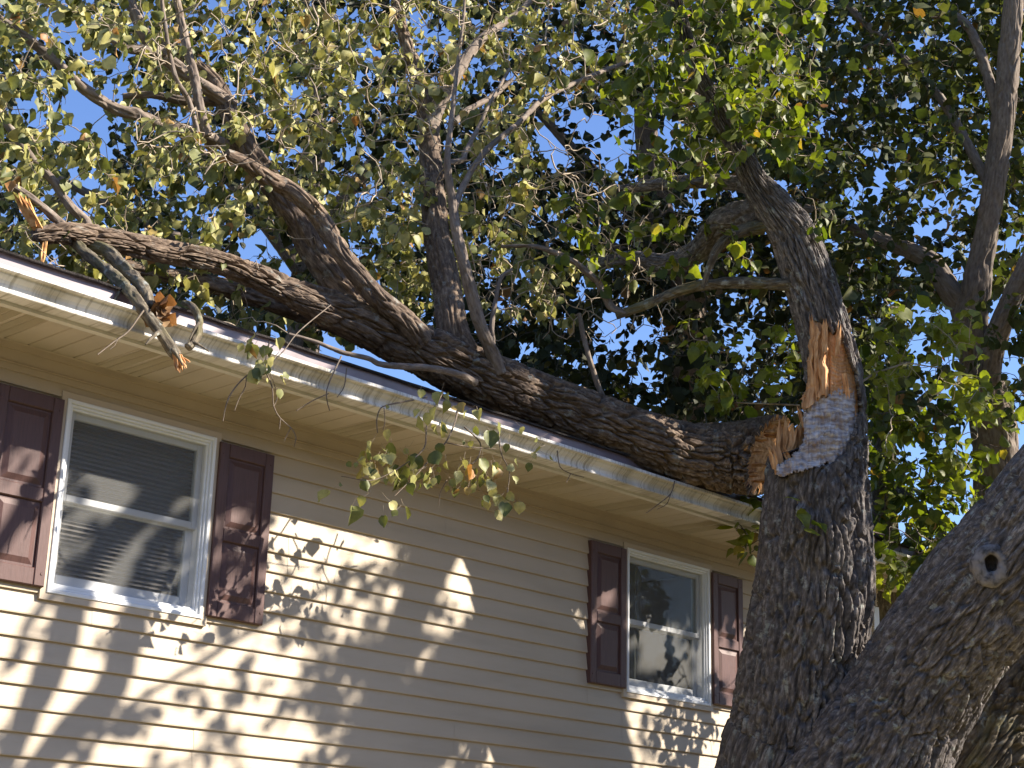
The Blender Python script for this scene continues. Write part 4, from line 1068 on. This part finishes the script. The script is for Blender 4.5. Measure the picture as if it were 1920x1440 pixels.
# the two snapped branches that hang over the gutter
def snapped(rows, label, raw_px, extra=None):
    P = px_path(rows); r = thing('broken_branch', label, 'branch', P[-1, :3])
    bark_tube('branch', P, MT['bark_moss'], r, amp=.0034, ridge=.034, seed=P[0, 0], lump=.20)
    if extra: 
        bark_tube('side_branch', px_path(extra), MT['bark_moss'], r, amp=.0034, ridge=.034, seed=3.3, lump=.20)
    for i_, (du, dv) in ((3, (-14, 22)), (5, (20, 10)), (6, (-18, 14)), (7, (14, 18))):
        if i_ < len(rows)-1:
            u, v, y, q = rows[i_]; Q = px_path([(u, v, y-.01, q*.5), (u+du*.5, v+dv*.4, y-.03, q*.36), (u+du, v+dv, y-.04, q*.26), (u+du*1.5, v+dv*1.7, y-.045, q*.15)])
            tw_ = Twigs(); tw_.add(catmull(Q, .012), 7); tw_.build('side_shoot', MT['bark_moss'], r)
    if raw_px:
        for (a, b, wd) in raw_px:
            mb = MB(); p, q = AT(*a, rows[-1][2]-.012), AT(*b, rows[-1][2]-.012); dp = depth_of(p)
            shard(mb, p, q, RT*wd*dp/F_PX, FW*.016, g3); mb.build('splintered_end', MT['raw_wood'], r)
    return r
snapped([(140, 455, .02, 10), (165, 478, -.15, 11), (200, 505, -.3, 11.5), (232, 535, -.5, 12), (255, 562, -.64, 12), (275, 590, -.70, 11.5), (300, 622, -.74, 11.5), (322, 655, -.76, 11), (332, 668, -.77, 10.5)],
        'snapped mossy branch hanging over the gutter with an orange splintered end', [((330, 660), (338, 692), 13), ((336, 664), (346, 686), 9), ((326, 662), (331, 690), 8), ((342, 670), (354, 678), 6)],
        [(170, 462, .0, 11), (200, 470, -.1, 12), (232, 502, -.3, 13), (258, 528, -.5, 13), (276, 552, -.62, 11), (280, 575, -.68, 8)])
snapped([(345, 568, -.50, 6), (358, 573, -.58, 6.5), (368, 585, -.66, 7), (374, 605, -.70, 7.5), (371, 625, -.72, 7.5), (362, 642, -.73, 7.5), (353, 651, -.735, 7.5)],
        'short curved branch stub hooked over the gutter beside the snapped branch', None)

# ------------------------------------------------------------------ trees behind
g4 = np.random.default_rng(44)
gaps_r = [(1720, 215, 40, 40, .8), (1665, 300, 50, 40, .7), (1755, 410, 50, 45, .8), (1700, 480, 40, 35, .8), (1820, 350, 28, 45, .8), (1620, 360, 35, 25, .6), (1790, 500, 30, 45, .9), (1560, 230, 22, 30, .5)]
bt = thing('tall_tree', 'tall grey forked tree in leaf standing behind the leaning trunk at right', 'tree', (*AD(1880, 1350, 12.8)[:2], 0))
tr = px_path([(1890, 2000, 12.8, 60), (1880, 1300, 12.8, 48), (1872, 1000, 12.8, 44), (1862, 800, 12.8, 41), (1822, 620, 12.6, 38), (1828, 545, 12.5, 33), (1838, 490, 12.5, 28), (1850, 433, 12.5, 25.5), (1866, 333, 12.5, 24.5), (1879, 233, 12.5, 25), (1892, 100, 12.5, 24), (1900, 0, 12.5, 21), (1906, -140, 12.5, 18), (1915, -400, 12.5, 10)], 'd')
tr[4:, 3] *= .86
bark_tube('trunk', tr, MT['bark_back'], bt, amp=.012, ridge=.05, step=.012, seed=6.6, lump=.10)
bs = [catmull(tr[2:], .15)]
limb(bt, MT['bark_back'], [(1822, 610, 12.6, 34), (1805, 570, 12.6, 27), (1780, 543, 12.6, 22), (1747, 492, 12.7, 18), (1712, 472, 12.8, 16.5), (1680, 460, 12.9, 15), (1597, 428, 13.1, 11), (1530, 395, 13.3, 8), (1440, 380, 13.6, 5)], amp=.006, skel=bs)
limb(bt, MT['bark_back'], [(1850, 710, 12.6, 26), (1862, 650, 12.5, 23), (1880, 600, 12.4, 20), (1912, 527, 12.3, 19), (1965, 420, 12.2, 16), (2040, 300, 12, 12)], amp=.006, skel=bs)
limb(bt, MT['bark_back'], [(1880, 250, 12.5, 12), (1835, 90, 12.7, 9), (1790, 30, 12.9, 8), (1720, 40, 13.1, 6), (1620, 90, 13.4, 5)], amp=.003, skel=bs)
limb(bt, MT['bark_back'], [(1862, 360, 12.5, 10), (1760, 180, 13, 8), (1640, 60, 13.4, 7), (1520, -60, 13.8, 5)], amp=.003, skel=bs)
T = np.vstack([vol(g4, 1180, (1290, 1800), (-200, 330), 11.8, 14.6, 'd', gaps=gaps_r), vol(g4, 420, (1800, 1990), (-200, 330), 12.75, 14.8, 'd', gaps=gaps_r), vol(g4, 270, (1500, 1790), (300, 560), 12.0, 14.5, 'd', gaps=gaps_r), vol(g4, 110, (1790, 1960), (300, 560), 12.75, 14.5, 'd', gaps=gaps_r), vol(g4, 170, (1600, 1980), (540, 800), 11.6, 13.4, 'd', gaps=gaps_r), vol(g4, 300, (1960, 2700), (-300, 700), 13.6, 17, 'd')])
tw, pts, dirs = grow(g4, bs, T, wig=.16, sides=3, leaf_gap=.045, leaf_len=.7, nper=2.4)
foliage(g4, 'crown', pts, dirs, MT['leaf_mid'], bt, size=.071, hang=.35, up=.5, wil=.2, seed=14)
tk = tw.build('twigs', MT['twig_dark'], bt); tk['kind'] = 'stuff'

def back_tree(label, base, path, limbs, boxes, seed, dens=1.0, mat='leaf_dark', size=.086, bark='bark_back'):
    g = np.random.default_rng(seed)
    t = thing('leafy_tree', label, 'tree', (base[0], base[1], 0), 'trees behind the house')
    P = px_path(path, 'd'); P = np.vstack([[base[0], base[1], -.1, P[0, 3]*1.25], P])
    bark_tube('trunk', P, MT[bark], t, amp=.012, ridge=.06, step=.03, seed=seed*.1); sk = [catmull(P, .2)]
    for l in limbs:
        Q = px_path(l, 'd'); bark_tube('limb', Q, MT[bark], t, amp=.005, ridge=.05, step=.025, seed=l[0][0]*.01); sk.append(catmull(Q, .15))
    T = np.vstack([vol(g, int(n*dens), u, v, a, b, 'd', gaps=gp) for (n, u, v, a, b, gp) in boxes])
    tw, pts, dirs = grow(g, sk, T, wig=.14, sides=3, leaf_gap=.05, leaf_len=.8, nper=2.6, r_tip=.003)
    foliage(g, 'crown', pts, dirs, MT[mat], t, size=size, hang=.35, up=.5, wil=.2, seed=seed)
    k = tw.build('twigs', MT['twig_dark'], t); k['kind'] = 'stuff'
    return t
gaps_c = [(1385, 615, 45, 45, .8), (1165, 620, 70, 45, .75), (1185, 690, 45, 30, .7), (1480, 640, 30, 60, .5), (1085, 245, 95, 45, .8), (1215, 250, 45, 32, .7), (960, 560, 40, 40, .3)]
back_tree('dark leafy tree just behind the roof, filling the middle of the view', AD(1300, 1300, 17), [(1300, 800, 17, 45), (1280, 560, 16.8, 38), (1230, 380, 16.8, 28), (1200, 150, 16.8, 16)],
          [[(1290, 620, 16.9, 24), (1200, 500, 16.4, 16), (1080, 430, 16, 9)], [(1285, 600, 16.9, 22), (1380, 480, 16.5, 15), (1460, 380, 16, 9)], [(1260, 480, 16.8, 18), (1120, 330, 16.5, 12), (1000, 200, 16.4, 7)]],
          [(520, (1500, 2350), (-600, 200), 14.5, 19, ()), (1700, (860, 1560), (330, 800), 14.0, 18.5, gaps_c), (800, (860, 1500), (-150, 330), 15, 18, gaps_c), (520, (1430, 1980), (-150, 560), 15, 19, gaps_r), (330, (1500, 1700), (500, 900), 14, 17, ())], 61)  # first box: crown mostly out of view, added to shade the leaves below
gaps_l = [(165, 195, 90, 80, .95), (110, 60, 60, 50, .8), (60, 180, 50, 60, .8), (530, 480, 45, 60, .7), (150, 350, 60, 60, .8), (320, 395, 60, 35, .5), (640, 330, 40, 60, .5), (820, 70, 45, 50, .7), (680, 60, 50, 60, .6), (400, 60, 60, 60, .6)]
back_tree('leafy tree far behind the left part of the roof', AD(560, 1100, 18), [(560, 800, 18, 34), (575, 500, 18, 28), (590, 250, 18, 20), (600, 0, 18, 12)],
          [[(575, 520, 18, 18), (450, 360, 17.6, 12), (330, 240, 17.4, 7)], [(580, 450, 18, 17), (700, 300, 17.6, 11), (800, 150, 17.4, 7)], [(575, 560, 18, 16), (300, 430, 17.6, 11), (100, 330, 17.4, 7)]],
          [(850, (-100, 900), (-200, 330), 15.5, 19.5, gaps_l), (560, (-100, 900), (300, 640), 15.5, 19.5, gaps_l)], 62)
back_tree('slender pale trunked tree close behind the broken stump', AD(1664, 1500, 13.4), [(1662, 1300, 13.4, 26), (1658, 1000, 13.4, 25), (1654, 900, 13.3, 22), (1656, 845, 13.3, 20), (1676, 800, 13.3, 15), (1722, 760, 13.4, 11), (1790, 700, 13.5, 7)],
          [[(1656, 850, 13.3, 14), (1645, 760, 13.3, 10), (1610, 640, 13.5, 6)], [(1660, 900, 13.3, 10), (1700, 930, 13.0, 7), (1740, 960, 12.7, 4)]],
          [(160, (1640, 1900), (760, 1000), 11.9, 13.6, ()), (130, (1640, 1800), (900, 1120), 12.2, 13.6, ()), (60, (1650, 1790), (985, 1110), 11.15, 11.6, ()), (24, (1370, 1470), (930, 1050), 11.0, 11.3, ()), (90, (1600, 1700), (640, 860), 12.4, 13.8, ())], 63, mat='leaf_fresh', size=.082, bark='bark_moss')

# ------------------------------------------------------------------ unseen trees added behind the viewer to darken the windows and block low sky
def added_tree_line():
    g = np.random.default_rng(77); pts = []; tr_ = Twigs()
    for k in range(30):
        x = -20+k*2.35+g.normal(0, .8); y = -22-abs(g.normal(0, 2.5)); h = g.uniform(8.0, 10.5)
        tr_.add(np.array([[x, y, -.1, .22], [x+g.normal(0, .2), y, h*.5, .16], [x+g.normal(0, .4), y, h*.9, .05]]), 8)
        n = 620; q = rand_unit(g, n)*g.uniform(.45, 1, n)[:, None]**.5
        pts.append(np.array([x, y, h*.55])+q*np.array([2.9, 2.2, h*.46]))
    pts = np.vstack(pts); n = len(pts); nor = rand_unit(g, n); nor[:, 2] += .5
    o = leaves_mesh('added_tree_line', pts, rand_unit(g, n)-np.array([0, 0, .4]), nor, g.uniform(.35, .62, n), g.random(n), MT['leaf_dark'], None, .3, 78)
    o['label'] = 'added row of unseen trees behind the viewer, dimming sky light and window reflections'; 
    t = tr_.build('added_tree_trunks', MT['bark_back'], o); t['kind'] = 'stuff'
added_tree_line()
